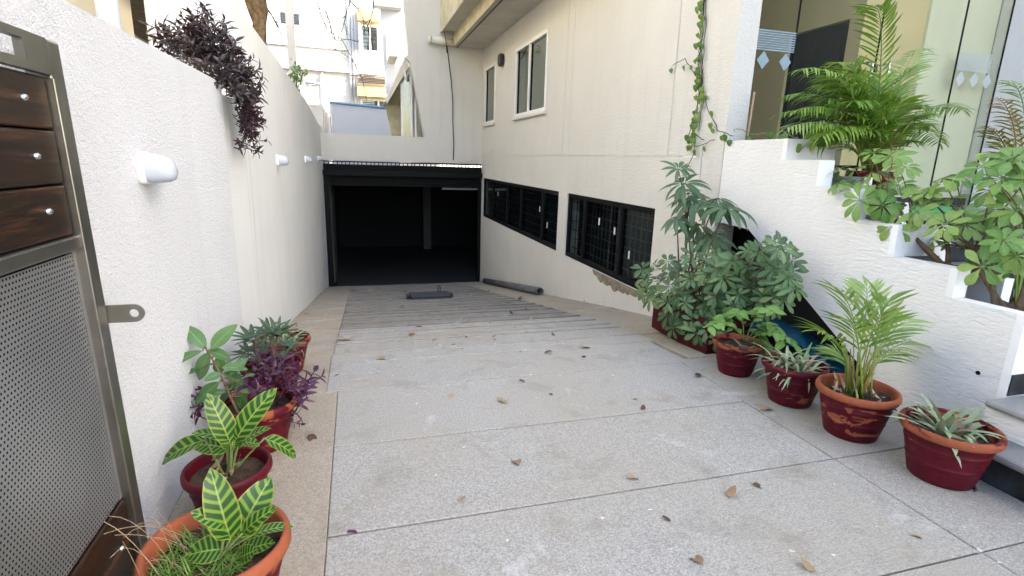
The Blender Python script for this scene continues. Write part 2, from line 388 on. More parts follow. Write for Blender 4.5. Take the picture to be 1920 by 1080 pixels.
# ================================================================== THE GROUND
XL, XR, YG, ZG = -.81, 3.3, 14.6, -1.92
gm = MB()
def gq(x0, x1, y0, y1, z): gm.add([(x0, y0, z), (x1, y0, z), (x1, y1, z), (x0, y1, z)], [(0, 1, 2, 3)])
gq(-120, 120, -120, 3.6, -.06); gq(-120, XL-.1, 3.6, 120, -.06); gq(9.5, 120, 3.6, 120, -.06); gq(XL-.1, 9.5, 24, 120, -.06)
single('ground', gm, MAT['asphalt'], kind='structure')
bm_ = MB()
ys = [3.6, 4.6, 14.75]
for a, b in zip(ys, ys[1:]):
    bm_.add([(XL-.1, a, gz(a)-.055), (XR+.05, a, gz(a)-.055), (XR+.05, b, gz(b)-.055), (XL-.1, b, gz(b)-.055)], [(0, 1, 2, 3)])
bm_.add([(XL-.1, -3, -.055), (XR+.05, -3, -.055), (XR+.05, 3.6, -.055), (XL-.1, 3.6, -.055)], [(0, 1, 2, 3)])
drive = single('driveway', bm_, MAT['bed'], kind='structure')

def slab(x0, x1, y0, y1, mat, gap=.004, name='paving_slab', jit=.002, xo=0.0, saw=0.0):
    g = gap; mb = MB(); j = [rnd.uniform(-jit, jit) for _ in range(4)]; b = .004
    j[0] += saw; j[1] += saw; j[2] -= saw*.3; j[3] -= saw*.3
    cs = [(x0+g, y0+g, j[0]), (x1-g, y0+g, j[1]), (x1-g, y1-g, j[2]), (x0+g, y1-g, j[3])]
    cx, cy = (x0+x1)/2, (y0+y1)/2; cz = gz(cy)
    def loc(p): return (p[0]-cx, p[1]-cy, p[2]-cz)
    bot = [loc((x, y, gz(y)-.05)) for x, y, _ in cs]; mid = [loc((x, y, gz(y)+q-b)) for x, y, q in cs]
    sx = lambda x: b if x < cx else -b
    sy = lambda y: b if y < cy else -b
    top = [loc((x+sx(x), y+sy(y), gz(y)+q)) for x, y, q in cs]
    V = bot+mid+top; F = [(3, 2, 1, 0), (8, 9, 10, 11)]
    for i in range(4):
        n_ = (i+1) % 4; F += [(i, n_, 4+n_, 4+i), (4+i, 4+n_, 8+n_, 8+i)]
    mb.add(V, F); o = link(name, mb.mesh(name), mat, drive, loc=(cx, cy, cz)); return o
rows = [-2.26, -1.56, -.86, -.16, .55, 1.26, 1.98, 2.69, 3.40]
for a, b in zip(rows, rows[1:]): slab(-.17, 2.40, a, b, MAT['slab'], .005)
slab(-.24, 2.47, 3.40, 4.00, MAT['slab'], xo=0); slab(-.24, 2.52, 4.00, 4.27, MAT['slab'])
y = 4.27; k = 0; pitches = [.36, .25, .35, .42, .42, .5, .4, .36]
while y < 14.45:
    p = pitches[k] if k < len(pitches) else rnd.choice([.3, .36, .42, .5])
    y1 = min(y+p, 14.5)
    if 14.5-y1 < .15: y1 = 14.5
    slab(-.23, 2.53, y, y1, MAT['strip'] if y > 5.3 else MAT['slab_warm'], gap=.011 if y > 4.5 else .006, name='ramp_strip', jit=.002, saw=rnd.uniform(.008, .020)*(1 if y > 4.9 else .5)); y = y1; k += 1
for a, b in [(-2.2, -.4), (-.4, 1.35), (1.35, 3.4)]: slab(XL+.0, -.1645, a, b, MAT['edge'], .003)
slab(XL, -.2345, 3.4, 4.27, MAT['edge'], .003)
for a, b in [(4.27, 5.6), (5.6, 6.9), (6.9, 9.4), (9.4, 12), (12, 14.5)]: slab(XL, -.2225, a, b, MAT['edge'], .003)
for a, b in [(-2.2, -.5), (-.5, 1.26), (1.26, 1.98), (1.98, 3.46)]: slab(2.40, XR, a, b, MAT['slab_warm'], .004)
for a, b in [(3.46, 4.27)]: slab(2.51, XR, a, b, MAT['edge'], .003)
for a, b in [(4.27, 6.2), (6.2, 8.8), (8.8, 11.5), (11.5, 14.5)]: slab(2.54, XR, a, b, MAT['edge'], .003)

# ================================================================== LEFT BOUNDARY WALL
wl = thing('boundary_wall', 'white rough plastered boundary wall with a lower front part and taller rear part', 'wall', (XL-.15, 4, 0))
wm = MB(); wm.prism([(-3, -.3), (4.0, -.3), (4.0, 1.88), (3.95, 1.925), (-3, 1.905)], 'X', XL-.30, XL)
part(wl, 'front_wall', wm, MAT['wall_white'])
wm = MB(); xt = XL-.012
tops = [(4.68, 2.58), (7.0, 2.53), (10.8, 2.42), (14.6, 2.18), (23.5, 2.05)]
joints = [4.68, 7.55, 10.2, 12.6, 14.9]
def wt(y): return float(np.interp(y, [t[0] for t in tops], [t[1] for t in tops]))
wm.prism([(4.002, -.5), (4.68, -.5), (4.68, 1.86), (4.002, 1.86)], 'X', xt-.3, xt)
for a, b in zip(joints, joints[1:]):
    pl = [(a+.004, gz(a)-.3), (b-.004, gz(b)-.3)]+[(q, wt(q)) for q in reversed([a+.004]+[t[0] for t in tops if a+.01 < t[0] < b-.01]+[b-.004])]
    wm.prism(pl, 'X', xt-.35, xt)
part(wl, 'rear_wall', wm, MAT['wall_grey'])
wm = MB(); wm.prism([(4.69, -2.3), (14.85, -2.3), (14.85, 2.10), (4.69, 2.10)], 'X', xt-.34, xt-.012); part(wl, 'wall_core', wm, MAT['wall_grey'])
wm = MB(); wm.prism([(14.9, -.2), (23.5, -.2), (23.5, 2.6), (19, 2.35), (14.9, 2.2)], 'X', xt-.33, xt-.03); part(wl, 'far_wall', wm, MAT['house'])
for a in (15.6, 16.8, 18.2, 20.0):
    mb = MB(); mb.box((xt-.36, a, 1.9), (xt+.04, a+.35, 2.75)); part(wl, 'pier', mb, MAT['house'])

# ================================================================== MAIN BUILDING
bd = thing('building', 'cream plastered building with a basement garage and glass entrance', 'building', (3.4, 9, 0))
H = []   # holes in the side wall (y0,y1,z0,z1,depth)
BW = [(8.62, 14.36, -.03, 1.0), (5.50, 8.22, -.03, 1.0)]
UW = [(9.47, 11.48, 2.36, 3.74), (13.20, 14.32, 2.36, 3.76)]
for b in BW: H.append((*b, None))
for b in UW: H.append((*b, None))
g_ = .007
H += [(4.72, 14.6, 1.585-g_, 1.585+g_, .009), (5.35-g_, 5.35+g_, 1.585, 10.2, .009), (8.28-g_, 8.28+g_, 1.585, 10.2, .009), (8.56-g_, 8.56+g_, 1.585, 10.2, .009), (4.72-g_, 4.72+g_, 1.0, 1.73, .009)]
wm = MB(); holed(wm, 'X', XR, .22, 4.40, YG, -2.3, 10.3, H)
part(bd, 'side_wall', wm, MAT['wall_cream'])
# broken plaster under the basement window: ragged brown mortar patch
pm = MB(); r2 = random.Random(3); N = 40
from mathutils import noise as mn
for i in range(N):
    q = []
    for k_, yy in ((0, 5.52+i*1.55/N), (1, 5.52+(i+1)*1.55/N)):
        f = min(1, max(0, (7.07-yy)/1.55)); dd = .015+.15*max(0, math.sin(math.pi*f**.75))**.7*(.8+.45*mn.noise(Vector((yy*7, 0, 3)))+.25*mn.noise(Vector((yy*23, 5, 3))))
        q.append([(XR-.003, yy, -.032), (XR-.003-.012*abs(mn.noise(Vector((yy*9, 2, 2)))), yy, -.034-dd*.55), (XR-.002, yy, -.036-dd)])
    for j in range(2): pm.add([q[0][j], q[1][j], q[1][j+1], q[0][j+1]], [(0, 1, 2, 3)])
part(bd, 'broken_plaster', pm, MAT['brick_dark'])
# basement windows
def basement_window(y0, y1, z0, z1, cuts):
    fr = MB(); x0, x1 = XR+.015, XR+.075; t = .055
    fr.box((x0, y0+.003, z1-t), (x1, y1-.003, z1-.003)); fr.box((x0, y0+.003, z0+.003), (x1, y1-.003, z0+t))
    for c in [y0+.003+t/2]+cuts+[y1-.003-t/2]: fr.box((x0+.001, c-t/2, z0+t), (x1-.001, c+t/2, z1-t))
    wn = part(bd, 'basement_window', fr, MAT['black'], bevel=.004)
    cc = [y0+t]+cuts+[y1-t]
    for a, b in zip(cc, cc[1:]):
        mb = MB(); mb.box((XR+.05, a+.03, z0+t), (XR+.055, b-.03, z1-t)); part(wn, 'pane', mb, MAT['pane_dark'])
        for (c_, d_) in ((z1-t-.02, z1-t), (z0+t, z0+t+.02)):
            ih = MB(); ih.box((XR+.03, a+.028, c_), (XR+.062, b-.028, d_)); part(wn, 'sash', ih, MAT['black'])
        n = max(3, int((b-a)/.115))
        for i in range(1, n):
            yy = a+(b-a)*i/n; mb = MB(); mb.box((XR+.10, yy-.006, z0+.02), (XR+.112, yy+.006, z1-.02)); part(wn, 'bar', mb, MAT['bar'])
    for i in range(1, 7):
        zz = z0+(z1-z0)*i/7; mb = MB(); mb.box((XR+.113, y0+.02, zz-.006), (XR+.123, y1-.02, zz+.006)); part(wn, 'bar', mb, MAT['bar'])
    for c, zz in ((cuts[0]+.2, .55), (cuts[-1]-.5, .62), (cuts[0]-.25, .3)):
        mb = MB(); mb.box((XR+.043, c, zz), (XR+.049, c+.03, zz+.10)); part(wn, 'handle', mb, MAT['alu'])
basement_window(*BW[0], [9.5, 10.9, 12.0, 13.4]); basement_window(*BW[1], [6.35, 7.55])
# upper windows
def upper_window(y0, y1, z0, z1, cut, shift):
    fr = MB(); x0, x1 = XR-.02, XR+.07; t = .075
    fr.box((x0, y0+.004, z1-t), (x1, y1-.004, z1-.004)); fr.box((x0, y0+.004, z0+.004), (x1, y1-.004, z0+t))
    for c in [y0+.004+t/2]+cut+[y1-.004-t/2]: fr.box((x0+.002, c-t/2, z0+t), (x1-.002, c+t/2, z1-t))
    wn = part(bd, 'window', fr, MAT['alu'], bevel=.006)
    cc = [y0+t]+cut+[y1-t]
    for a, b in zip(cc, cc[1:]):
        mb = MB(); mb.box((XR+.03, a+.03, z0+t), (XR+.036, b-.03, z1-t)); part(wn, 'pane', mb, MAT['pane'])
        e = .02
        for q in (a+.036, b-.036-e):
            sh = MB(); sh.box((XR+.012, q, z0+t), (XR+.045, q+e, z1-t)); part(wn, 'sash', sh, MAT['black'])
    sl = MB(); sl.box((XR-.05, y0-.03, z0-.045), (XR+.02, y1+.03, z0+.0)); part(wn, 'sill', sl, MAT['wall_cream'])
    bl = MB(); bl.box((XR+.20, y0-.1, z0-.1), (XR+.21, y1+.1, z1+.1)); part(wn, 'curtain', bl, MAT['tan'])
upper_window(*UW[0], [10.52], 0); upper_window(*UW[1], [], 0)
# open casement leaf of the narrow window by the corner
# garage front
gf = MB(); zt = 2.01
gf.prism([(XL-.02, 1.36), (XR, 1.36), (XR, 10), (1.0, 10), (1.28, 5.3), (1.385, 3.98), (1.30, 3.93), (1.43, 3.80), (1.76, zt), (XL-.02, zt)], 'Y', YG, YG+.3)
part(bd, 'garage_front', gf, MAT['wall_cream'])
jb = MB(); jb.box((XL-.34, YG+.002, -2.3), (-.725, YG+.3, 1.358)); part(bd, 'jamb', jb, MAT['wall_grey'])
gr = MB(); gr.box((2.165-.006, YG-.012, zt), (2.165+.006, YG-.001, 4.2)); part(bd, 'plaster_joint', gr, MAT['wall_cream'])
# slanted canopy, recessed side wall and window in the notch above the garage
hd = MB(); hd.prism([(1.30, 3.93), (1.42, 3.78), (.86, 2.86), (.78, 2.86)], 'Y', YG+.302, YG+1.9); part(bd, 'sunshade', hd, MAT['cream_paint'])
hs = MB(); hs.prism([(.87, 2.858), (1.40, 2.858), (1.40, 3.74)], 'Y', YG+1.5, YG+1.6); part(bd, 'sunshade_web', hs, MAT['beam'])
rt = MB(); rt.prism([(1.03, 1.9), (1.40, 1.9), (1.40, 2.856), (.84, 2.856)], 'Y', YG+1.2, YG+1.3); part(bd, 'side_return', rt, MAT['beam'])
nb = MB(); nb.prism([(1.25, 1.9), (2.0, 1.9), (1.65, 3.85), (1.40, 3.85)], 'Y', YG+.9, YG+1.0); part(bd, 'notch_wall', nb, MAT['cream_paint'])
nw = MB()
for a, b, zt1_ in ((1.20, 1.25, 3.35), (1.44, 1.50, 3.72), (1.56, 1.60, 3.0)): nw.box((a, YG+.45, 1.95), (b, YG+.52, zt1_))
nw.prism([(1.25, 3.30), (1.44, 3.64), (1.44, 3.72), (1.25, 3.37)], 'Y', YG+.455, YG+.515); nwo = part(bd, 'notch_window', nw, MAT['alu'])
nw = MB(); nw.prism([(1.25, 1.95), (1.44, 1.95), (1.44, 3.64), (1.25, 3.30)], 'Y', YG+.48, YG+.485); part(nwo, 'pane', nw, MAT['pane'])
# soffit, upper storey, beams
sf = MB(); sf.box((2.51, 6.0, 4.26), (XR+.0, YG-.004, 4.55)); part(bd, 'soffit', sf, MAT['soffit'])
for i in range(1, 14):
    yy = 6.4+i*.62; mb = MB(); mb.box((2.53, yy-.004, 4.2565), (XR-.004, yy+.004, 4.2595)); part(bd, 'soffit_joint', mb, MAT['beam'])
for (a, b, z0, z1, mt) in ((2.19, 2.50, 4.552, 4.9, 'soffit'), (2.502, 2.508, 4.262, 4.9, 'beam'), (2.182, 2.188, 4.56, 10, 'beam'), (2.20, XR, 4.905, 10, 'cream_paint')):
    mb = MB(); mb.box((a, 6.0, z0), (b, YG-.35 if mt == 'soffit' else YG-.006, z1)); part(bd, 'beam', mb, MAT[mt])
mb = MB(); mb.tube([(1.90, YG-.14, 4.36), (2.50, YG-.14, 4.33)], .085, 12); part(bd, 'drain_pipe', mb, MAT['cream_paint'], True)
mb = MB(); mb.tube([(1.86, YG-.14, 4.362), (1.93, YG-.14, 4.359)], .10, 12); part(bd, 'pipe_socket', mb, MAT['cream_paint'], True)
mb = MB(); mb.box((1.27, YG+.3, -.2), (9.5, 15.6, 10)); 
# remaining mass of the building (roof and rear), far from view
mb = MB(); mb.box((1.75, 15.9, 1.3), (9.5, 18, 9)); part(bd, 'rear_block', mb, MAT['house'])
mb = MB(); mb.box((XR+.001, 4.86, 10.3), (9.5, 18, 10.6)); part(bd, 'roof', mb, MAT['house'])
mb = MB(); mb.box((7.9, 4.87, -2), (9.5, 15.8, 10.28)); part(bd, 'rear_wall', mb, MAT['wall_cream'])
mb = MB(); mb.box((XR+.225, 4.99, 4.35), (7.9, 5.2, 10.28)); part(bd, 'upper_wall', mb, MAT['wall_cream'])
mb = MB(); mb.box((XR+.22, 5.2, 4.30), (7.9, 15.8, 4.349)); part(bd, 'first_floor', mb, MAT['pale'])
mb = MB(); mb.box((XR+.9, 9.0, 1.12), (XR+1.0, 14.5, 4.29)); part(bd, 'inner_wall', mb, MAT['tan'])
# unseen wing added to keep the forecourt in shade, right of the entrance
mb = MB(); mb.box((8.6, -8.5, -.06), (14, 4.85, 9.8)); part(bd, 'added_shade_wing', mb, MAT['wall_cream'])
# ---- basement
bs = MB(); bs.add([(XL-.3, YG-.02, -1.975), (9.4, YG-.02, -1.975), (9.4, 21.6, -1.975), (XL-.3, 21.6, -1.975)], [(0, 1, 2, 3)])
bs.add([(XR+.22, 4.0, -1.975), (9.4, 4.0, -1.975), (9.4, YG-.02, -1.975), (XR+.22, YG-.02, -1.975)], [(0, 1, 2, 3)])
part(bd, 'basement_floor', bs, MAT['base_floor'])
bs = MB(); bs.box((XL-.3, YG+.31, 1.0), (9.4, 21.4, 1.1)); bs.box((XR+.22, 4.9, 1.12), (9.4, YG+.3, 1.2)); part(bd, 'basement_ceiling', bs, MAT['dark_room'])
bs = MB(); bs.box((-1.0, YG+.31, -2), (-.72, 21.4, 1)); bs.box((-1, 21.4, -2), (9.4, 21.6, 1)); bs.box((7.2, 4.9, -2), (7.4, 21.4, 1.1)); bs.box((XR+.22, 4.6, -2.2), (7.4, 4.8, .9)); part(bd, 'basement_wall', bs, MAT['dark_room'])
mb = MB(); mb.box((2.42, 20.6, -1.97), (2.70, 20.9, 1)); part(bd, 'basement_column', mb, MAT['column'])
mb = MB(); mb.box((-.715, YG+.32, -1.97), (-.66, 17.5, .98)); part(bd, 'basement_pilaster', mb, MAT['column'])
mb = MB(); mb.box((2.35, 15.4, .61), (3.55, 15.46, .665)); part(bd, 'basement_glint_strip', mb, MAT['white'])  # white strip standing in for a bright reflection under the ceiling
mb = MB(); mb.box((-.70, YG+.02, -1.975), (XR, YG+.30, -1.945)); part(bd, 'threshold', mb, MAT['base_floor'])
# ---- rolling shutter and grille
sh = thing('rolling_shutter', 'black rolling shutter housing with open grille above the dark garage mouth', 'shutter', (1.25, YG-.05, -1.9))
mb = MB(); mb.box((XL+.005, YG-.16, .98), (XR-.005, YG-.01, 1.12)); part(sh, 'housing', mb, MAT['black'], bevel=.01)
mb = MB(); mb.box((-.70, YG+.02, .72), (XR-.02, YG+.18, 1.10)); part(sh, 'rolled_curtain', mb, MAT['black'])
for i in range(5):
    mb = MB(); mb.box((-.69, YG-.012, .73+i*.048), (XR-.03, YG+.019, .73+i*.048+.034)); part(sh, 'slat', mb, MAT['black'], bevel=.004)
for x0, x1 in ((-.80, -.66), (XR-.085, XR-.01)):
    mb = MB(); mb.box((x0, YG-.05, -1.93), (x1, YG+.05, .975)); part(sh, 'guide_rail', mb, MAT['black'])
mb = MB(); mb.box((XL+.02, YG-.06, 1.121), (XR-.02, YG-.02, 1.24)); part(sh, 'grille_darkening_plate', mb, MAT['black'])  # black plate added to darken the lit gap behind the grille
for zz in (1.145, 1.20, 1.255, 1.33):
    mb = MB(); mb.box((XL+.02, YG-.10, zz-.014), (XR-.02, YG-.085, zz+.014)); part(sh, 'grille_bar', mb, MAT['black'])
n = 40
for i in range(n):
    xx = XL+.05+i*(XR-XL-.1)/(n-1); mb = MB(); t_ = rnd.uniform(-.02, .02)
    mb.hexa([(xx-.012, YG-.083, 1.115), (xx+.012, YG-.083, 1.115), (xx+.012, YG-.069, 1.115), (xx-.012, YG-.069, 1.115), (xx-.012+t_, YG-.083, 1.345), (xx+.012+t_, YG-.083, 1.345), (xx+.012+t_, YG-.069, 1.345), (xx-.012+t_, YG-.069, 1.345)])
    part(sh, 'grille_bar', mb, MAT['black'])
mb = MB(); mb.tube([(-.62, YG-.03, -1.86), (-.62, YG+.02, -1.86)], .05, 12); part(sh, 'bottom_roller', mb, MAT['black'])

# ---- glass entrance
Y0 = 4.85
mb = MB(); mb.box((XR+.004, 4.80, 1.10), (3.735, 5.05, 4.4)); part(bd, 'pilaster', mb, MAT['white'], bevel=.006)
GX = [3.76, 4.34, 5.42, 6.58, 7.27]
for i, (a, b) in enumerate(zip(GX, GX[1:])):
    mb = MB(); mb.box((a+.006, Y0, 1.12), (b-.006, Y0+.012, 4.3)); gp = part(bd, 'glass_panel', mb, MAT['glass'])
    ed = MB()
    ed.box((b-.006, Y0-.001, 1.12), (b+.006, Y0+.013, 4.3)); part(gp, 'edge_seal', ed, MAT['black'])
    if i in (0, 3):
        bw = (.56 if i == 0 else .52); x0 = a+.012; z1 = 2.83
        ns = 9
        for j in range(ns):
            s_ = MB(); s_.box((x0, Y0-.004, z1-.022*j-.013), (x0+bw, Y0-.001, z1-.022*j)); part(gp, 'film_stripe', s_, MAT['sticker_blue' if i == 0 else 'sticker'])
        for cx in ((.20, .47) if i == 0 else (.085, .30, .51)):
            s_ = MB(); r_ = .085; zc = z1-.022*ns-.085
            s_.prism([(x0+cx-r_*.85, zc), (x0+cx, zc-r_), (x0+cx+r_*.85, zc), (x0+cx, zc+r_)], 'Y', Y0-.004, Y0-.001); part(gp, 'film_diamond', s_, MAT['sticker_blue' if i == 0 else 'sticker'])
mb = MB(); mb.box((GX[0]-.02, Y0-.005, 1.12), (GX[0]+.005, Y0+.017, 4.3)); part(bd, 'glass_edge', mb, MAT['black'])
for hx in (5.30, 5.53):
    hm = MB(); hm.tube([(hx, Y0, 2.62), (hx, Y0-.07, 2.62), (hx, Y0-.07, 2.1), (hx, Y0, 2.1)], .014, 8); part(bd, 'door_handle', hm, MAT['chrome'], True)
    hm = MB(); hm.tube([(hx, Y0+.013, 2.62), (hx, Y0+.085, 2.62), (hx, Y0+.085, 2.1), (hx, Y0+.013, 2.1)], .014, 8); part(bd, 'door_handle', hm, MAT['chrome'], True)
# lobby behind the glass
mb = MB(); mb.box((3.75, 4.95, 1.0), (7.9, 8.9, 1.1)); part(bd, 'lobby_floor', mb, MAT['marble'])
mb = MB(); holed(mb, 'X', 5.30, .12, 4.98, 8.8, 1.1, 4.3, [(5.16, 6.03, 1.1, 3.12, .05)]); part(bd, 'lobby_side_wall', mb, MAT['tan'])
mb = MB(); mb.box((5.335, 5.165, 1.11), (5.349, 6.025, 3.11)); dr = part(bd, 'lobby_door', mb, MAT['brown'])
for (a, b, c, d) in ((5.25, 5.55, 1.3, 2.1), (5.65, 5.95, 1.3, 2.1), (5.25, 5.55, 2.2, 3.0), (5.65, 5.95, 2.2, 3.0)):
    pn = MB(); pn.box((5.325, a, c), (5.3345, b, d)); part(dr, 'door_panel', pn, MAT['brown'], bevel=.006)
mb = MB(); mb.box((5.425, 5.02, 1.1), (6.22, 5.09, 4.3)); part(bd, 'lobby_front_wall', mb, MAT['tan'])
mb = MB(); mb.box((6.221, 4.985, 1.1), (7.27, 5.09, 4.3)); part(bd, 'pane_reflection_panel', mb, MAT['pale'])  # pale reflection on the right pane put into this panel's colour
mb = MB(); mb.box((3.56, 8.8, 1.1), (5.29, 8.9, 4.3)); part(bd, 'lobby_back_wall', mb, MAT['tan'])
mb = MB(); mb.box((7.275, 4.86, 0), (8.6, 4.98, 10.2)); part(bd, 'entrance_wall', mb, MAT['wall_cream'])

# ================================================================== STAIRS AND STEPPED PLANTER
ST = [(3.63, 1.73), (3.25, 1.565), (2.92, 1.375), (2.59, 1.17), (2.19, .965), (1.82, .795)]
sp = thing('stepped_planter', 'stepped cream planter wall beside the entrance stairs with a dark opening beneath', 'planter', (3.4, 3, 0))
poly = [(4.39, 1.10), (4.39, 1.727)]
for i, (yy, zz) in enumerate(ST):
    poly += [(yy, zz if i else 1.727)]
    if i+1 < len(ST): poly += [(yy, ST[i+1][1])]
poly[-1] = (1.82, ST[-1][1])
poly += [(1.82, -.03), (2.30, -.03), (3.93, .965), (4.39, .985)]
mb = MB(); mb.prism(poly, 'X', XR, XR+.09); part(sp, 'side_wall', mb, MAT['wall_stair'])
mb = MB(); mb.box((XR+.001, 4.40, 1.7), (XR+.09, 4.80, 1.727)); part(sp, 'wall_cap', mb, MAT['white'])
prev = None
for i, (yy, zz) in enumerate(ST):
    y_next = ST[i+1][0] if i+1 < len(ST) else None
    zlow = (ST[i+1][1] if i+1 < len(ST) else .37)
    # riser board across the planter, facing the steps
    hi = zz-.002; low = zlow+(.002 if i+1 < len(ST) else 0)
    if i in (0, 1, 2, 3, 4, 5):
        rb = MB()
        if i in (0, 3): rb.box((XR-.002, yy-.012, zlow+.001), (3.72, yy+.03, hi))
        elif i == 5: rb.box((XR-.002, yy-.012, .30), (3.72, yy+.03, hi))
        else: rb.box((XR-.002, yy-.012, zlow+.001), (XR+.10, yy+.03, hi))
        part(sp, 'riser', rb, MAT['white'])
    if y_next is not None:
        so_ = MB(); nx, ny = 5, 6; zs = zlow-.045
        V = [(XR+.09+(3.72-XR-.09)*a/nx, y_next+.03+(yy-.012-y_next-.03)*b/ny, zs+rnd.uniform(-.015, .015)) for b in range(ny+1) for a in range(nx+1)]
        so_.add(V, [(b*(nx+1)+a, b*(nx+1)+a+1, (b+1)*(nx+1)+a+1, (b+1)*(nx+1)+a) for b in range(ny) for a in range(nx)]); part(sp, 'soil', so_, MAT['soil'])
so_ = MB(); so_.add([(XR+.09, 3.66, 1.66), (3.72, 3.66, 1.66), (3.72, 4.8, 1.66), (XR+.09, 4.8, 1.66)], [(0, 1, 2, 3)]); part(sp, 'soil', so_, MAT['soil'])
poly2 = [(4.80, .9), (4.80, 1.20), (3.63, 1.20)]
mb = MB(); pz = [(4.80, .0), (4.80, 1.66)]
for i, (yy, zz) in enumerate(ST):
    top = zz-.28; pz += [(yy, (ST[i-1][1]-.28) if i else 1.66), (yy, top)]
pz += [(1.86, ST[-1][1]-.28), (1.86, .0)]
mb.prism(pz, 'X', 3.72, 3.80); part(sp, 'inner_wall', mb, MAT['white'])
mb = MB(); mb.prism([(2.0, -.05), (4.7, -.05), (4.7, 1.0), (3.93, 1.0), (2.2, .03)], 'X', 3.70, 3.719); part(sp, 'recess_shade_sheet', mb, MAT['dark_room'])  # dark sheet over the white inner wall, painting the void's shade
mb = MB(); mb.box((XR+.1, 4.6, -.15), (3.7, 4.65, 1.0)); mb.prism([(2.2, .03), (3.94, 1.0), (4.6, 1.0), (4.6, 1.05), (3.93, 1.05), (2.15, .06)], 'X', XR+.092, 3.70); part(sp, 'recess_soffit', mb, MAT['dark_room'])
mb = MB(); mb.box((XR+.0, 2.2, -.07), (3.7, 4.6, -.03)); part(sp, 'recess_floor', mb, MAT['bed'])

es = thing('entrance_stairs', 'entrance steps with dark granite risers and rounded pale marble nosings', 'stairs', (4.5, 2.5, 0))
def step(x0, x1, y0, y1, z0, z1, left=False, k=0):
    mb = MB(); mb.box((x0, y0, z0), (x1, y1, z1-.032)); s_ = part(es, 'step', mb, MAT['granite_black'])
    nm = MB(); nm.box((x0-(.03 if left else 0), y0-.03, z1-.031), (x1, y1-.001, z1)); part(s_, 'nosing', nm, MAT['marble'], bevel=.013)
SY = [3.63, 3.25, 2.92, 2.59, 2.19, 1.84]
for i, yy in enumerate(SY):
    y1 = 4.84 if i == 0 else SY[i-1]-.001
    step(3.81, 7.4, yy, y1, 0, 1.10-.165*i)
mb = MB(); mb.box((3.16, 1.43, .181), (7.4, 1.80, .312)); s_ = part(es, 'step', mb, MAT['wall_stair'])
nm = MB(); nm.box((3.125, 1.40, .313), (7.4, 1.80, .35)); part(s_, 'nosing', nm, MAT['marble'], bevel=.016)
nm = MB(); nm.box((3.19, 1.42, .182), (7.4, 1.4295, .31)); part(s_, 'riser_tile', nm, MAT['granite_black'])
mb = MB(); mb.box((2.97, .60, 0), (7.4, 1.79, .142)); s_ = part(es, 'step', mb, MAT['granite_black'])
nm = MB(); nm.box((2.93, .56, .143), (7.4, 1.795, .18)); part(s_, 'nosing', nm, MAT['marble'], bevel=.016)
mb = MB(); mb.box((3.302, 1.800, .351), (3.70, 1.807, .47)); part(es, 'skirting_tile', mb, MAT['granite_black'])
mb = MB(); mb.box((5.0, 4.0, 1.101), (6.6, 4.7, 1.118)); single('door_mat', mb, MAT['mat'], 'green door mat on the landing before the glass entrance', 'mat')

# ================================================================== BUILDINGS BEHIND
fb = thing('apartment_building', 'sunlit white apartment block with yellow window shades behind the garage', 'building', (0, 28, 0))
YF = 26.0
def farwin(x0, x1, z0, z1, shade=None, mid=True):
    mb = MB(); t = .07
    for (a, b, c, d) in ((x0, x1, z1-t, z1), (x0, x1, z0, z0+t), (x0, x0+t, z0+t, z1-t), (x1-t, x1, z0+t, z1-t)): mb.box((a, YF-.05, c), (b, YF+.05, d))
    if mid: mb.box(((x0+x1)/2-.035, YF-.045, z0+t), ((x0+x1)/2+.035, YF+.045, z1-t))
    wn = part(fb, 'window', mb, MAT['alu'])
    gl = MB(); gl.box((x0+t, YF+.02, z0+t), (x1-t, YF+.025, z1-t)); part(wn, 'pane', gl, MAT['pane'])
    for i in range(1, 6):
        zz = z0+t+(z1-z0-2*t)*i/6; br = MB(); br.box((x0+t, YF-.02, zz-.012), (x1-t, YF-.005, zz+.012)); part(wn, 'bar', br, MAT['steel_dark'])
    if shade:
        sm = MB(); sm.prism([(YF-.55, z1+.06), (YF-.55, z1+.42), (YF-.001, z1+.55), (YF-.001, z1+.12)], 'X', x0-.12, x1+.12); part(wn, 'sunshade', sm, MAT['yellow'])
fh = [(-2.88, -1.98, 6.65, 7.25, None), (.42, 1.18, 5.9, 7.0, None), (.32, 1.85, 3.3, 3.95, None)]
mb = MB(); holed(mb, 'Y', YF, .25, -14, 9, -.1, 13, fh); part(fb, 'wall', mb, MAT['house'])
mb = MB(); mb.box((-14, YF+.8, 0), (9, YF+.9, 13)); part(fb, 'room_back', mb, MAT['brick_dark'])
farwin(*fh[0][:4]); farwin(*fh[1][:4], True); farwin(*fh[2][:4], True)
sm = MB(); sm.box((.36, YF-.42, 5.72), (1.30, YF-.36, 6.95)); 
sm = MB(); sm.hexa([(.30, YF-.02, 5.95), (.36, YF-.02, 5.95), (.40, YF-.55, 5.95), (.34, YF-.55, 5.95), (.30, YF-.02, 6.95), (.36, YF-.02, 6.95), (.40, YF-.55, 6.95), (.34, YF-.55, 6.95)]); part(fb, 'open_shutter', sm, MAT['alu'])
bl = MB(); bl.box((.40, YF-.5, 5.25), (1.6, YF-.42, 5.32)); bl.box((.40, YF-.5, 5.75), (1.6, YF-.42, 5.80))
for i in range(5): bl.box((.40+i*.28, YF-.49, 5.32), (.46+i*.28, YF-.43, 5.75))
part(fb, 'balcony_rail', bl, MAT['alu'])
for (a, b, z, d) in ((-3.4, 1.4, 5.93, .10), (-1.9, 1.5, 5.36, .05), (-3, .0, 5.0, .22), (-1.9, -.2, 5.62, .04), (-.2, 1.5, 4.82, .05)):
    mb = MB(); mb.box((a, YF-d, z-.03), (b, YF-.002, z+.03)); part(fb, 'ledge', mb, MAT['house'])
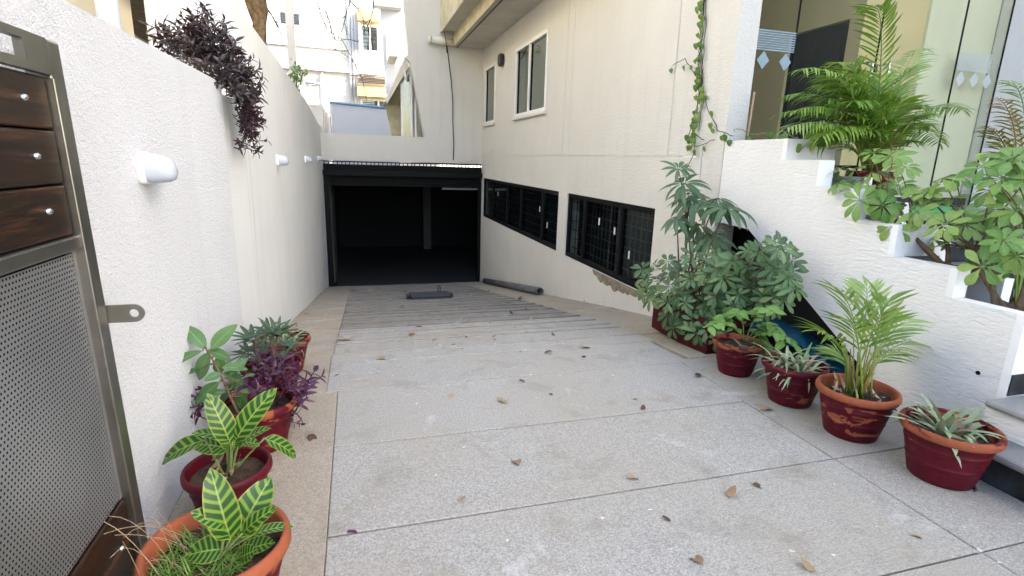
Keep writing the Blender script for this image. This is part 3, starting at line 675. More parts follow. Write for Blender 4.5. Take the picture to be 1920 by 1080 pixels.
for xx, z0, z1, r in ((-.08, 3.2, 12, .055), (.06, 3.2, 12, .045), (.18, 3.2, 9, .03), (-1.25, 2.5, 5.3, .035)):
    mb = MB(); mb.tube([(xx, YF-.09, z0), (xx, YF-.09, z1)], r, 8); part(fb, 'drain_pipe', mb, MAT['house_grey'], True)
mb = MB(); mb.tube([(-1.9, YF-.12, 4.45), (-1.35, YF-.12, 4.45), (-1.3, YF-.12, 4.5), (-1.3, YF-.12, 4.8)], .045, 8); part(fb, 'drain_pipe', mb, MAT['grey_pipe'], True)
# timber stacked on the lower shade
for i in range(6):
    mb = MB(); z = 4.56+i*.07; mb.box((-.1+rnd.uniform(0, .5), YF-.5+.05*i, z), (1.95, YF-.42+.05*i, z+.04))
    single('timber_pole', mb, MAT['twig'], 'dark timber pole stacked on the lower yellow window shade', 'pole', 'timber poles stacked on the shade')
# bluish wing to the right of it
wg = thing('white_house', 'pale bluish white house wall between the apartment block and garage building', 'house', (1.8, 22, 0))
mb = MB(); mb.prism([(1.42, -.1), (3.2, -.1), (3.2, 9), (1.02, 9), (1.02, 8)], 'Y', 22, 22.5); part(wg, 'wall', mb, MAT['house_grey'])
mb = MB(); mb.box((.80, 21.5, 6.72), (1.8, 21.99, 6.85)); part(wg, 'ledge', mb, MAT['house'])
mb = MB(); mb.prism([(20.2, 4.85), (21.9, 4.85), (21.9, 6.0)], 'X', 1.25, 1.54); part(wg, 'sunshade', mb, MAT['cream_paint'])
mb = MB(); mb.tube([(1.5, 21.9, 3), (1.48, 21.9, 4.2)], .05, 8); part(wg, 'drain_pipe', mb, MAT['grey_pipe'])
# white parapet with a blue pipe
pp = thing('parapet_wall', 'low white parapet with a blue pipe along its top behind the garage roof', 'wall', (.3, 19, 0))
mb = MB(); mb.prism([(-.70, 1.2), (1.42, 1.2), (1.42, 2.3), (1.26, 3.0), (-.70, 3.08)], 'Y', 19, 19.15); part(pp, 'wall', mb, MAT['house_grey'])
mb = MB(); mb.tube([(-.74, 18.98, 3.12), (1.3, 18.98, 3.03)], .04, 8); part(pp, 'blue_pipe', mb, MAT['blue_pipe'], True)
mb = MB(); mb.tube([(-.72, 18.98, 3.15), (-.72, 18.98, 2.1)], .015, 6); part(pp, 'rod', mb, MAT['steel_dark'])
# neighbour over the left wall
nb_ = thing('neighbour_house', 'weathered cream neighbour house with round column behind the boundary wall', 'house', (-2.5, 8, 0))
mb = MB(); mb.lathe([(.22, 0), (.22, 7)], (-1.42, 5.55, -.06), 28); part(nb_, 'round_column', mb, MAT['wall_grey'], True)
mb = MB(); mb.box((-1.40, 5.5, -.06), (-1.18, 5.7, 7)); part(nb_, 'column_return', mb, MAT['wall_grey'])
mb = MB(); holed(mb, 'X', -3.4, -.2, 2.0, 22, -.1, 8.0, [(6.6, 8.6, 1.6, 3.1, None)]); part(nb_, 'wall', mb, MAT['cream_paint'])
mb = MB(); mb.box((-3.9, 6, 1), (-3.8, 9, 4)); part(nb_, 'room_back', mb, MAT['dark_room'])
mb = MB()
for a in (6.62, 7.25, 7.9, 8.52): mb.box((-3.5, a, 1.6), (-3.42, a+.06, 3.1))
part(nb_, 'window', mb, MAT['steel_dark'])
mb = MB(); mb.prism([(6.0, 3.45), (9.4, 3.45), (6.0, 5.4)], 'X', -3.38, -2.2); part(nb_, 'stair_flight', mb, MAT['cream_paint'])
mb = MB(); mb.box((-3.38, 5.9, 3.30), (-1.9, 12, 3.44)); part(nb_, 'slab', mb, MAT['brick_dark'])
mb = MB(); mb.box((-2.7, 5.5, -.06), (-2.3, 7.3, 8)); part(nb_, 'pier', mb, MAT['cream_paint'])
mb = MB(); mb.tube([(-1.78, 5.15, -.05), (-1.78, 5.15, 7)], .075, 12); part(nb_, 'drain_pipe', mb, MAT['grey_pipe'], True)
mb = MB(); mb.box((-1.75, 17.5, -.06), (-1.55, 17.8, 7)); part(nb_, 'pillar', mb, MAT['house'])
# ================================================================== GATE
XG = -.72
def sy(y, z): return y-.053*(z-1.0)
gt = thing('gate', 'open steel gate with dark wood planks above a perforated metal sheet', 'gate', (XG, .4, 0))
def gbox(mb, x0, x1, y0, y1, z0, z1):
    mb.hexa([(x0, sy(y0, z0), z0), (x1, sy(y0, z0), z0), (x1, sy(y1, z0), z0), (x0, sy(y1, z0), z0), (x0, sy(y0, z1), z1), (x1, sy(y0, z1), z1), (x1, sy(y1, z1), z1), (x0, sy(y1, z1), z1)]); return mb
E0 = 1.690; E1 = 1.752
part(gt, 'stile', gbox(MB(), XG-.045, XG+.012, E0, E1, .05, 1.752), MAT['steel'], bevel=.006)
# head rail with oblong cut-outs
hm = MB(); zt0, zt1 = 1.668, 1.752
cuts = [(1.12, 1.34), (1.42, 1.585)]
us = [-1.2, .5]+[c for q in cuts for c in q]+[E0-.001]
us.sort(); zz_ = [zt0, zt0+.022, zt1-.018, zt1]
for a, b in zip(us, us[1:]):
    hole = any(abs(a-c[0]) < 1e-6 for c in cuts)
    for j in range(3):
        if hole and j == 1: continue
        gbox(hm, XG-.008, XG+.0115, a, b, zz_[j], zz_[j+1])
part(gt, 'head_rail', hm, MAT['steel'])
part(gt, 'mid_rail', gbox(MB(), XG-.04, XG+.010, -1.2, E0-.001, 1.235, 1.272), MAT['steel'], bevel=.005)
part(gt, 'inner_edge', gbox(MB(), XG-.03, XG+.020, E0-.014, E0-.002, .06, 1.66), MAT['steel'], bevel=.003)
for i, (a, b) in enumerate(((1.5395, 1.662), (1.4075, 1.536), (1.276, 1.404))):
    part(gt, 'plank', gbox(MB(), XG-.03, XG+.002, -1.2, E0-.016, a, b), MAT['wood'], bevel=.006)
part(gt, 'plank', gbox(MB(), XG-.03, XG+.002, -1.2, E0-.016, .07, .455), MAT['wood'], bevel=.006)
part(gt, 'backing', gbox(MB(), XG-.035, XG-.03, -1.2, E0-.002, .06, 1.66), MAT['black'])
for (a, b) in ((1.565, 1.605), (1.568, 1.475), (1.572, 1.345), (1.60, .33), (1.15, 1.605), (1.15, 1.475), (1.15, 1.345)):
    bm2 = MB(); bm2.lathe([(.001, .009), (.005, .0085), (.008, .005), (.009, 0)], (0, 0, 0), 10)
    o = link('bolt', bm2.mesh('bolt', True), MAT['chrome'], gt, loc=Vector((XG+.0015, sy(a, b), b))-gt.location); o.rotation_euler = (0, math.pi/2, 0)
pm = MB(); pt = .0125; r = .0033; row = 0; z = .470
SH_X = XG-.006
while z < 1.222:
    yy = .45+(pt/2 if row % 2 else 0)
    while yy < E0-.03:
        cs = [(yy-pt/2, z-pt/2), (yy+pt/2, z-pt/2), (yy+pt/2, z+pt/2), (yy-pt/2, z+pt/2)]
        oc = [(yy+r*math.cos(math.radians(-157.5+45*q)), z+r*math.sin(math.radians(-157.5+45*q))) for q in range(8)]
        V = [(SH_X, sy(a, b), b) for a, b in cs]+[(SH_X, sy(a, b), b) for a, b in oc]
        # outer square corners 0..3, octagon 4..11 (from lower-left going round)
        F = [(0, 1, 6, 5), (1, 2, 8, 7), (2, 3, 10, 9), (3, 0, 4, 11), (0, 5, 4), (1, 7, 6), (2, 9, 8), (3, 11, 10)]
        pm.add(V, F); yy += pt
    z += pt; row += 1
part(gt, 'perforated_sheet', pm, MAT['sheet'])
part(gt, 'sheet_border', gbox(MB(), SH_X-.004, SH_X+.001, E0-.03, E0-.014, .46, 1.233), MAT['sheet'])
part(gt, 'plain_sheet', gbox(MB(), SH_X-.004, SH_X-.001, -1.2, .44, .46, 1.233), MAT['sheet'])
la = MB(); N = 14; zc = 1.028; R_ = .0265; ho = .0125; xc = -.643
outer = [(XG-.02, zc-R_), (xc-.002, zc-R_)]+[(xc+R_*math.cos(a), zc+R_*math.sin(a)) for a in [math.radians(-80+160*q/N) for q in range(N+1)]]+[(xc-.002, zc+R_), (XG-.02, zc+R_)]
inn = [(xc+ho*math.cos(2*math.pi*q/14), zc+ho*math.sin(2*math.pi*q/14)) for q in range(14)]
import mathutils
def ringfill(mb, outer, inner, x0, x1):
    pts = [Vector((a, b, 0)) for a, b in outer]; ins = [Vector((a, b, 0)) for a, b in reversed(inner)]
    tris = mathutils.geometry.tessellate_polygon([pts, ins]); A = outer+list(reversed(inner))
    for x in (x0, x1): mb.add([(a, x, b) for a, b in A], [tuple(t) for t in tris])
    for L in (outer, inner):
        k = len(L); mb.add([(a, x0, b) for a, b in L]+[(a, x1, b) for a, b in L], [(i, (i+1) % k, k+(i+1) % k, k+i) for i in range(k)])
ringfill(la, outer, inn, 1.7525, 1.7595); part(gt, 'latch_tab', la, MAT['steel'])

# ================================================================== WALL LIGHTS
def wall_light(y, z, s, label):
    t = thing('wall_light', label, 'lamp', (XL, y, z), 'bulkhead lamps along the white boundary wall')
    n = 24
    def ring(x, hy, hz, e=3.0, dz=0): return [(x, hy*math.copysign(abs(math.cos(q*2*math.pi/n))**(2/e), math.cos(q*2*math.pi/n)), dz+hz*math.copysign(abs(math.sin(q*2*math.pi/n))**(2/e), math.sin(q*2*math.pi/n))) for q in range(n)]
    def loft(rs):
        mb = MB(); V = [p for r_ in rs for p in r_]
        F = [(i*n+q, i*n+(q+1) % n, (i+1)*n+(q+1) % n, (i+1)*n+q) for i in range(len(rs)-1) for q in range(n)]+[tuple(range((len(rs)-1)*n, len(rs)*n))]
        mb.add(V, F); return mb
    x0 = (xt-XL) if y > 4 else 0
    a = link('backplate', loft([ring(x0+.001, .062*s, .062*s), ring(x0+.022*s, .062*s, .062*s), ring(x0+.026*s, .056*s, .056*s)]).mesh('backplate', True), MAT['alu'], t, loc=(0, 0, 0))
    b = link('diffuser', loft([ring(x0+.026*s, .057*s, .056*s, 3), ring(x0+.07*s, .056*s, .054*s, 2.8, -.001), ring(x0+.095*s, .050*s, .048*s, 2.5, -.004), ring(x0+.112*s, .038*s, .036*s, 2.3, -.008), ring(x0+.12*s, .02*s, .018*s, 2, -.01)]).mesh('diffuser', True), MAT['lamp'], t, loc=(0, 0, 0))
    c = MB(); c.box((x0+.03*s, -.012*s, .046*s), (x0+.05*s, .012*s, .058*s)); link('clip', c.mesh('clip'), MAT['alu'], t, loc=(0, 0, 0))
wall_light(2.47, 1.425, 1.0, 'white bulkhead lamp on the lower wall beside the open gate')
wall_light(6.42, 1.42, 1.0, 'white bulkhead lamp just past the hanging purple plant')
wall_light(9.85, 1.40, 1.0, 'white bulkhead lamp midway along the taller wall')
wall_light(13.1, 1.40, 1.0, 'white bulkhead lamp beside the black shutter housing')
bl = MB(); bl.prism([(12.42, 3.62), (12.50, 3.55), (12.62, 3.55), (12.70, 3.62), (12.70, 3.76), (12.64, 3.82), (12.48, 3.82), (12.42, 3.76)], 'X', XR-.10, XR-.001)
single('black_wall_lamp', bl, MAT['steel_dark'], 'small black bulkhead lamp between the two upper windows', 'lamp', bevel=.02)

# ================================================================== CABLES, PIPE, DRAIN COVER
def cable(label, pts, r=.008, name='cable', mat='wire'):
    mb = MB(); mb.tube(pts, r, 5); return single(name, mb, MAT[mat], label, 'cable')
cp_ = [(838, 84), (842, 118), (846, 150), (849, 190), (849, 230), (851, 270), (850, 300)]
cable('thin dark cable dangling down the wall above the garage', [onY(x, y, YG-.02) for x, y in cp_], .012)
cable('black cable running along the board soffit', [(2.60, 7.0, 4.248), (2.60, 10, 4.24), (2.60, YG-.05, 4.248)], .012)
cable('black cable hanging from the beam end', [(2.24, YG-.3, 4.53), (2.30, YG-.24, 4.25), (2.34, YG-.03, 4.1)], .010)
wp = [(592, -30), (610, 28), (640, 72), (660, 110), (680, 150), (688, 190)]
cable('long dark cable crossing before the sunlit apartment block', [onY(x, y, 21.5-1.0*i/5) for i, (x, y) in enumerate(wp)], .014)
# pipe on the ramp
pi_ = MB(); A = Vector((3.17, 13.4, gz(13.4)+.075)); B = Vector((3.12, 8.85, gz(8.85)+.075)); n = 18
ax = (B-A).normalized(); a1 = ax.cross(Vector((0, 0, 1))).normalized(); a2 = ax.cross(a1)
def rg(c, r): return [c+r*(math.cos(q*2*math.pi/n)*a1+math.sin(q*2*math.pi/n)*a2) for q in range(n)]
V = rg(A, .07)+rg(B, .07)+rg(B, .058)+rg(A+ax*.01, .058)
pi_.add(V, [(i*n+q, i*n+(q+1) % n, ((i+1) % 4)*n+(q+1) % n, ((i+1) % 4)*n+q) for i in range(4) for q in range(n)])
single('loose_pipe', pi_, MAT['pipe'], 'dirty grey pipe lying along the foot of the cream wall', 'pipe', smooth=True)
dc = thing('drain_cover', 'dark steel cover plate with lifting lugs lying on the ribbed ramp', 'cover', (1.18, 9.2, gz(9.2)))
def rz(y): return gz(y)+.008
mb = MB(); mb.hexa([(.85, 8.98, rz(8.98)), (1.52, 8.95, rz(8.95)), (1.54, 9.5, rz(9.5)), (.84, 9.5, rz(9.5)), (.85, 8.98, rz(8.98)+.045), (1.52, 8.95, rz(8.95)+.045), (1.54, 9.5, rz(9.5)+.10), (.84, 9.5, rz(9.5)+.10)]); part(dc, 'plate', mb, plain('worn blue black steel', (.03, .034, .045), .6, .25, 8), bevel=.006)
for x in (.80, 1.56):
    mb = MB(); mb.box((x-.03, 9.15, rz(9.2)), (x+.03, 9.3, rz(9.2)+.075)); part(dc, 'lug', mb, MAT['steel_dark'], bevel=.01)
mb = MB(); zz = rz(9.45)+.09; mb.tube([(1.36, 9.45, zz-.01), (1.36, 9.45, zz+.10), (1.38, 9.45, zz+.125), (1.40, 9.45, zz+.10), (1.40, 9.45, zz-.01)], .01, 6); part(dc, 'lifting_ring', mb, MAT['steel_dark'])
# weep hole in the stair wall
p_ = onX(1825, 735, XR)
mb = MB(); mb.tube([(XR-.004, p_.y, max(p_.z, .42)), (XR+.004, p_.y, max(p_.z, .42))], .012, 10); part(sp, 'weep_hole', mb, MAT['black'])
# blue tarpaulin under the stairs
tm = MB(); nx, ny = 26, 26; r3 = random.Random(5)
from mathutils import noise as mn
V = []
for b in range(ny+1):
    for a in range(nx+1):
        u, v_ = a/nx, b/ny; yy = 2.75+1.3*u; x = 3.36+.33*v_
        e = math.sin(math.pi*min(1, u*1.02))**.6
        h = e*(.08+.22*u)*(.35+.65*math.sin(math.pi*(.15+.8*v_)))
        nz = mn.noise(Vector((yy*5, x*9, 1)))*.05+mn.noise(Vector((yy*14, x*20, 4)))*.035+abs(mn.noise(Vector((yy*9, x*5, 9))))*.06
        V.append((x+nz*.4, yy, -.02+max(0, h+nz*e)))
tm.add(V, [(b*(nx+1)+a, b*(nx+1)+a+1, (b+1)*(nx+1)+a+1, (b+1)*(nx+1)+a) for b in range(ny) for a in range(nx)])
single('blue_tarpaulin', tm, MAT['tarp'], 'crumpled blue tarpaulin heaped in the dark space under the stairs', 'tarpaulin', smooth=True)

# ================================================================== LEAF TOOLS
def frame(pos, d, n):
    d = Vector(d).normalized(); n = Vector(n); n = n-d*n.dot(d)
    if n.length < 1e-4: n = d.orthogonal()
    n.normalize(); x = d.cross(n)
    m = Matrix.Identity(4)
    for i in range(3): m[i][0], m[i][1], m[i][2], m[i][3] = x[i], d[i], n[i], pos[i]
    return m
def leaf(mb, m, L, W, a=.85, b=.75, fold=.25, droop=.5, ns=6, c=0.0, wave=0.0, pet=0.0, stiff=0.0):
    V = []; UV = []; y = z = 0.0; ang = 0.0
    for i in range(ns+1):
        t = i/ns
        hw = W/2*max(0, math.sin(math.pi*min(1, max(0, t))**a))**b if 0 < i < ns else W*.012
        th = -droop*(t**(1+stiff))
        if i: y += L/ns*math.cos(th); z += L/ns*math.sin(th)
        wv = wave*math.sin(t*11)*hw
        V += [m @ Vector((-hw*math.cos(fold), y+pet, z+hw*math.sin(fold)+wv)), m @ Vector((0, y+pet, z)), m @ Vector((hw*math.cos(fold), y+pet, z+hw*math.sin(fold)-wv))]
        UV += [(0, t), (.5, t), (1, t)]
    F = []
    for i in range(ns):
        o = i*3; F += [(o, o+1, o+4, o+3), (o+1, o+2, o+5, o+4)]
    mb.add(V, F, UV, c)
def rv(s=1.0): return Vector((rnd.uniform(-s, s), rnd.uniform(-s, s), rnd.uniform(-s, s)))
def leaf_mesh(name, L, W, **k):
    mb = MB(); leaf(mb, Matrix.Identity(4), L, W, **k); return mb.mesh(name, True)
def put(t, name, me, mat, pos, d, n, s=1.0):
    o = link(name, me, mat, t, loc=(0, 0, 0)); m = frame(Vector(pos)-t.location, d, n); o.matrix_local = m @ Matrix.Scale(s, 4); return o
def whorl_mesh(name, k, L, W, cone, droop, pet=.0, **kw):
    mb = MB(); r = random.Random(k*17+int(L*1000))
    for i in range(k):
        a = 2*math.pi*(i+.25*r.uniform(-1, 1))/k; e = cone+r.uniform(-.12, .12)
        d = Vector((math.cos(a)*math.cos(e), math.sin(a)*math.cos(e), math.sin(e)))
        n = Vector((-math.cos(a)*math.sin(e), -math.sin(a)*math.sin(e), math.cos(e)))+rvr(r, .15)
        l = L*r.uniform(.75, 1.08); leaf(mb, frame(d*L*.10, d, n), l, W*r.uniform(.85, 1.1), droop=droop*r.uniform(.6, 1.3), c=r.uniform(0, .25), **kw)
        mb.tube([(0, 0, 0), d*L*.11], L*.012, 4, cap=False)
    if pet: mb.tube([(0, 0, 0), (0, 0, -pet)], .0025, 4)
    return mb.mesh(name, True)
def rvr(r, s): return Vector((r.uniform(-s, s), r.uniform(-s, s), r.uniform(-s, s)))
def inpoly(x, y, P):
    c = False; j = len(P)-1
    for i in range(len(P)):
        if (P[i][1] > y) != (P[j][1] > y) and x < (P[j][0]-P[i][0])*(y-P[i][1])/(P[j][1]-P[i][1])+P[i][0]: c = not c
        j = i
    return c
def scatter(P, n, dmin, r):
    xs = [p[0] for p in P]; ys = [p[1] for p in P]; out = []
    for _ in range(n*60):
        x, y = r.uniform(min(xs), max(xs)), r.uniform(min(ys), max(ys))
        if inpoly(x, y, P) and all((x-a)**2+(y-b)**2 > dmin*dmin for a, b in out): out.append((x, y))
        if len(out) >= n: break
    return out
def onAB(x, y, A, B, off=0.0):      # vertical plane through ground points A and B, moved off towards the camera
    d = ray(x, y); ab = Vector((B[0]-A[0], B[1]-A[1], 0)); nn = Vector((ab.y, -ab.x, 0)).normalized()
    if nn.dot(Vector((A[0], A[1], 0))) > 0: nn = -nn
    P0 = Vector((A[0], A[1], 0))+nn*off
    return CAM+d*((P0-CAM).dot(nn)/d.dot(nn))
def ghit(x, y):
    d = ray(x, y)
    for k in range(3000):
        Y = .8+k*.005; t = Y/d.y; z = CAM_H+d.z*t
        if z <= gz(Y): return CAM+d*t
    return CAM+d*5
def curve3(p0, p1, p2, n): return [(1-t)**2*p0+2*t*(1-t)*p1+t*t*p2 for t in [i/n for i in range(n+1)]]

# ================================================================== POTS
def pot(x, y, R, body, rim, label, h=None, br=.66, grp='round clay pots beside the driveway', z0=None):
    h = h or R*1.34; z = gz(y)+.004 if z0 is None else z0
    t = thing('flower_pot', label, 'pot', (x, y, z), grp)
    pr_ = [(0, .0), (br*R*.97, 0), (br*R, .012)]
    for i in range(1, 9):
        f = i/8; rr = R*(br+(.90-br)*f); zz = .012+(h*.84-.012)*f; pr_.append((rr, zz))
        if i in (3, 6): pr_ += [(rr+.003, zz+.003), (rr+.003, zz+.007), (rr+.001, zz+.010)]
    mb = MB(); mb.lathe(pr_, (0, 0, 0), 40); link('body', mb.mesh('body', True), MAT[body], t, loc=(0, 0, 0))
    rp = [(R*.89, h*.835), (R*.97, h*.845), (R*1.0, h*.88), (R*1.0, h*.94), (R*.975, h*.985), (R*.94, h), (R*.90, h*.99), (R*.875, h*.95), (R*.84, h*.72), (R*.83, h*.65)]
    mb = MB(); mb.lathe(rp, (0, 0, 0), 40, .004); link('rim', mb.mesh('rim', True), MAT[rim], t, loc=(0, 0, 0))
    mb = MB(); pts = [(0, 0, h*.80)]; F = []; n = 20
    for q in range(1, 4):
        for a in range(n): pts.append((R*.86*q/3*math.cos(a*2*math.pi/n), R*.86*q/3*math.sin(a*2*math.pi/n), h*.79+rnd.uniform(-.01, .012)))
    F += [(0, 1+a, 1+(a+1) % n) for a in range(n)]
    for q in range(2): F += [(1+q*n+a, 1+(q+1)*n+a, 1+(q+1)*n+(a+1) % n, 1+q*n+(a+1) % n) for a in range(n)]
    mb.add(pts, F); link('soil', mb.mesh('soil', True), MAT['soil'], t, loc=(0, 0, 0))
    return t, Vector((x, y, z+h*.80)), h
PA = pot(-.455, 1.60, .212, 'pot_worn', 'rim_bare', 'large terracotta pot with grass and striped leaves beside the gate', h=.335)
PB = pot(-.55, 2.19, .168, 'pot', 'rim_pot', 'small maroon pot with a striped plant behind the large gate pot', h=.25)
PC = pot(-.53, 2.80, .192, 'pot', 'rim_half', 'maroon pot with orange rim under spilling purple leaves')
PD = pot(-.54, 3.36, .18, 'pot', 'rim_pot', 'maroon pot holding the green and purple rosette plant')
PE = pot(-.545, 3.92, .188, 'pot', 'rim_half', 'maroon pot with peeling orange rim, last of the wall row')
RA = pot(2.68, 3.14, .182, 'pot', 'rim_half', 'maroon pot with lime green sprays next to the rectangular planter')
RB = pot(2.71, 2.63, .200, 'pot', 'rim_pot', 'maroon pot of limp narrow leaves between the palm and lime plants')
RC = pot(2.735, 2.19, .213, 'pot_worn', 'rim_bare', 'worn maroon pot with bare orange rim holding the small palm')
RD = pot(2.80, 1.72, .213, 'pot', 'rim_half', 'maroon pot with flaking orange rim beside the granite steps')

# rectangular maroon planter
pb = thing('box_planter', 'long rectangular maroon planter under the umbrella plant', 'planter', (2.88, 3.95, gz(3.95)))
x0, x1, y0, y1 = 2.70, 3.06, 3.52, 4.38; zb = gz(4.3)-.0; zt_ = .27
mb = MB()
for (a, b, c, d) in ((x0, x0+.03, y0, y1), (x1-.03, x1, y0, y1), (x0+.03, x1-.03, y0, y0+.03), (x0+.03, x1-.03, y1-.03, y1)): mb.box((a, c, gz(3.5)-.04), (b, d, zt_))
part(pb, 'box', mb, MAT['pot_dark'], bevel=.008)
mb = MB()
for (a, b, c, d) in ((x0-.015, x0+.02, y0-.015, y1+.015), (x1-.02, x1+.015, y0-.015, y1+.015), (x0+.0201, x1-.0201, y0-.015, y0+.02), (x0+.0201, x1-.0201, y1-.02, y1+.015)): mb.box((a, c, zt_-.04), (b, d, zt_+.012))
part(pb, 'lip', mb, MAT['pot_dark'], bevel=.006)
mb = MB(); mb.box((x0+.031, y0+.031, .1), (x1-.031, y1-.031, .22)); part(pb, 'soil', mb, MAT['soil'])

# ================================================================== PLANTS
# --- umbrella plants: every compound leaf is one object
UM = [whorl_mesh('umbrella_leaf', k_, .115, .042, c_, .4, pet=.05, a=1.5, b=.8, fold=.18, ns=6) for k_, c_ in ((7, .0), (8, -.15), (8, .1), (9, -.1), (7, -.35), (8, .2))]
UL = [whorl_mesh('umbrella_leaf', k_, .15, .058, c_, .5, pet=.06, a=1.55, b=.8, fold=.18, ns=7) for k_, c_ in ((7, .0), (8, -.2), (8, -.35), (9, .1))]
def umbrella(name, label, base, pts, meshes, mat, center, group=None, scale=(.8, 1.15), camw=.55, stem_r=.006, trunks=None):
    t = thing(name, label, 'plant', base, group); r = random.Random(len(pts)*3+1)
    sm = MB(); tops = trunks or [Vector(base)+Vector((r.uniform(-.1, .1), r.uniform(-.15, .15), .25+.25*r.random())) for _ in range(5)]
    for q in tops:
        b0 = Vector(base)+Vector((r.uniform(-.04, .04), r.uniform(-.06, .06), 0)); sm.tube(curve3(b0, (b0+q)/2+rvr(r, .05), q, 6), [stem_r*2.2-stem_r*.18*i for i in range(7)], 6)
    me_mats = []
    for p in pts:
        out = (p-center); n = (out.normalized()*.6 if out.length > 1e-4 else Vector((0, 0, 1)))+Vector((0, 0, .55))+(CAM-p).normalized()*camw+rvr(r, .35); n.normalize()
        q = min(tops, key=lambda v_: (v_-p).length+r.random()*.2)
        tail = p-n*.05
        sm.tube(curve3(q, (q+tail)/2+Vector((0, 0, .05))+rvr(r, .03), tail, 5), [stem_r, stem_r*.8, stem_r*.6, stem_r*.5, stem_r*.4, stem_r*.35], 5)
        me = r.choice(meshes); s_ = r.uniform(*scale)
        d = n.cross(rvr(r, 1)); o = put(t, 'leaf', me, None, p, d if d.length > .01 else (1, 0, 0), n, s_)
        o.material_slots and None
        me_mats.append(o)
    part(t, 'stem', sm, MAT['stem'], True)
    for o in me_mats:
        if not o.data.materials: o.data.materials.append(mat)
    return t
r = random.Random(21)
A_, B_ = (2.72, 4.45), (3.05, 3.38)
poly = [(1200, 545), (1205, 500), (1255, 488), (1290, 478), (1345, 470), (1400, 505), (1400, 470), (1440, 455), (1485, 470), (1490, 545), (1455, 585), (1410, 575), (1375, 600), (1350, 660), (1310, 655), (1285, 610), (1245, 580)]
pts = [onAB(x, y, A_, B_, r.uniform(-.12, .34)) for x, y in scatter(poly, 108, 17, r)]
pts += [onAB(x, y, A_, B_, .25) for x, y in ((1205, 505), (1213, 540), (1470, 565), (1478, 520), (1425, 470), (1450, 455), (1320, 650), (1300, 600), (1265, 600), (1345, 640), (1290, 640), (1330, 615), (1360, 625), (1310, 625), (1262, 615), (1278, 632), (1300, 655), (1335, 650), (1252, 590), (1320, 600), (1345, 600))]
pts = [p for p in pts if p.x < 3.24 and p.z > gz(p.y)+.12]
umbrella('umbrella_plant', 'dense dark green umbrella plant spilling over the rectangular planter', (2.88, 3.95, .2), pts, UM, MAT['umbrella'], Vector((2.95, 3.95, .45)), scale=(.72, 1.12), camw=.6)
# --- mango sapling in the same planter
MG = [whorl_mesh('mango_leaf', k_, .28, .066, c_, d_, a=.9, b=.8, fold=.28, ns=7) for k_, c_, d_ in ((10, .1, .9), (11, -.15, .8), (10, .35, 1.0), (9, -.4, .6))]
t = thing('mango_sapling', 'tall sapling with long drooping narrow leaves rising behind the umbrella plant', 'plant', (2.90, 4.15, .2)); r = random.Random(8)
mp = [(1272, 318, .62, 2), (1282, 345, .9, 0), (1300, 375, 1.0, 1), (1345, 372, .95, 3), (1362, 392, 1.0, 0), (1268, 408, .75, 1), (1310, 420, 1.0, 3), (1335, 440, .9, 1), (1368, 470, .85, 3), (1290, 362, .8, 1)]
sm = MB(); mo = []
for x, y, s_, i in mp:
    p = onAB(x, y, (2.75, 4.55), (3.0, 3.75), r.uniform(-.1, .15)); b0 = Vector((2.90+r.uniform(-.05, .05), 4.15+r.uniform(-.1, .1), .2))
    sm.tube(curve3(b0, Vector((b0.x*.5+p.x*.5, b0.y*.5+p.y*.5, p.z*.75)), p, 7), [.011, .010, .009, .008, .007, .006, .005, .004], 6)
    n = Vector((0, 0, 1))+(CAM-p).normalized()*.45+rvr(r, .3); mo.append(put(t, 'leaf', MG[i], MAT['mango'], p, n.cross(rvr(r, 1)), n, s_))
part(t, 'stem', sm, MAT['stem'], True)

# --- umbrella plants in the stepped planter
r = random.Random(33)
poly = [(1548, 345), (1575, 300), (1625, 285), (1670, 280), (1715, 330), (1730, 360), (1690, 390), (1640, 400), (1580, 375)]
pts = [onX(x, y, r.uniform(3.32, 3.62)) for x, y in scatter(poly, 15, 27, r)]+[onX(1613, 375, 3.24), onX(1655, 385, 3.25), onX(1570, 345, 3.27), onX(1672, 425, 3.3)]
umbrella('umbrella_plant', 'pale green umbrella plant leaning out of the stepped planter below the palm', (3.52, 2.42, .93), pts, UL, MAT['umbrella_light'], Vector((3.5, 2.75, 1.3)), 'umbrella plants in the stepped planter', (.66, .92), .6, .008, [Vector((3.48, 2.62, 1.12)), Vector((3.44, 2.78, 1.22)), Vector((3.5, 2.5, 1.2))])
ULd = [m_.copy() for m_ in UL]
for m_ in ULd: m_.materials.clear(); m_.materials.append(MAT['umbrella_light'])
poly = [(1700, 395), (1735, 345), (1790, 305), (1850, 290), (1935, 285), (1935, 515), (1870, 500), (1800, 470), (1730, 440)]
pts = [onX(x, y, r.uniform(3.35, 3.66)) for x, y in scatter(poly, 27, 30, r)]+[onX(1842, 500, 3.28), onX(1775, 420, 3.3), onX(1880, 450, 3.3), onX(1905, 480, 3.34), onX(1735, 365, 3.5)]
umbrella('umbrella_plant', 'thick stemmed umbrella plant at the lowest soil bed of the stepped planter', (3.52, 2.02, .74), pts, ULd, MAT['umbrella_light'], Vector((3.5, 2.2, 1.1)), 'umbrella plants in the stepped planter', (.66, .98), .6, .009, [Vector((3.48, 2.1, .95)), Vector((3.5, 2.25, 1.05)), Vector((3.55, 1.95, 1.1))])

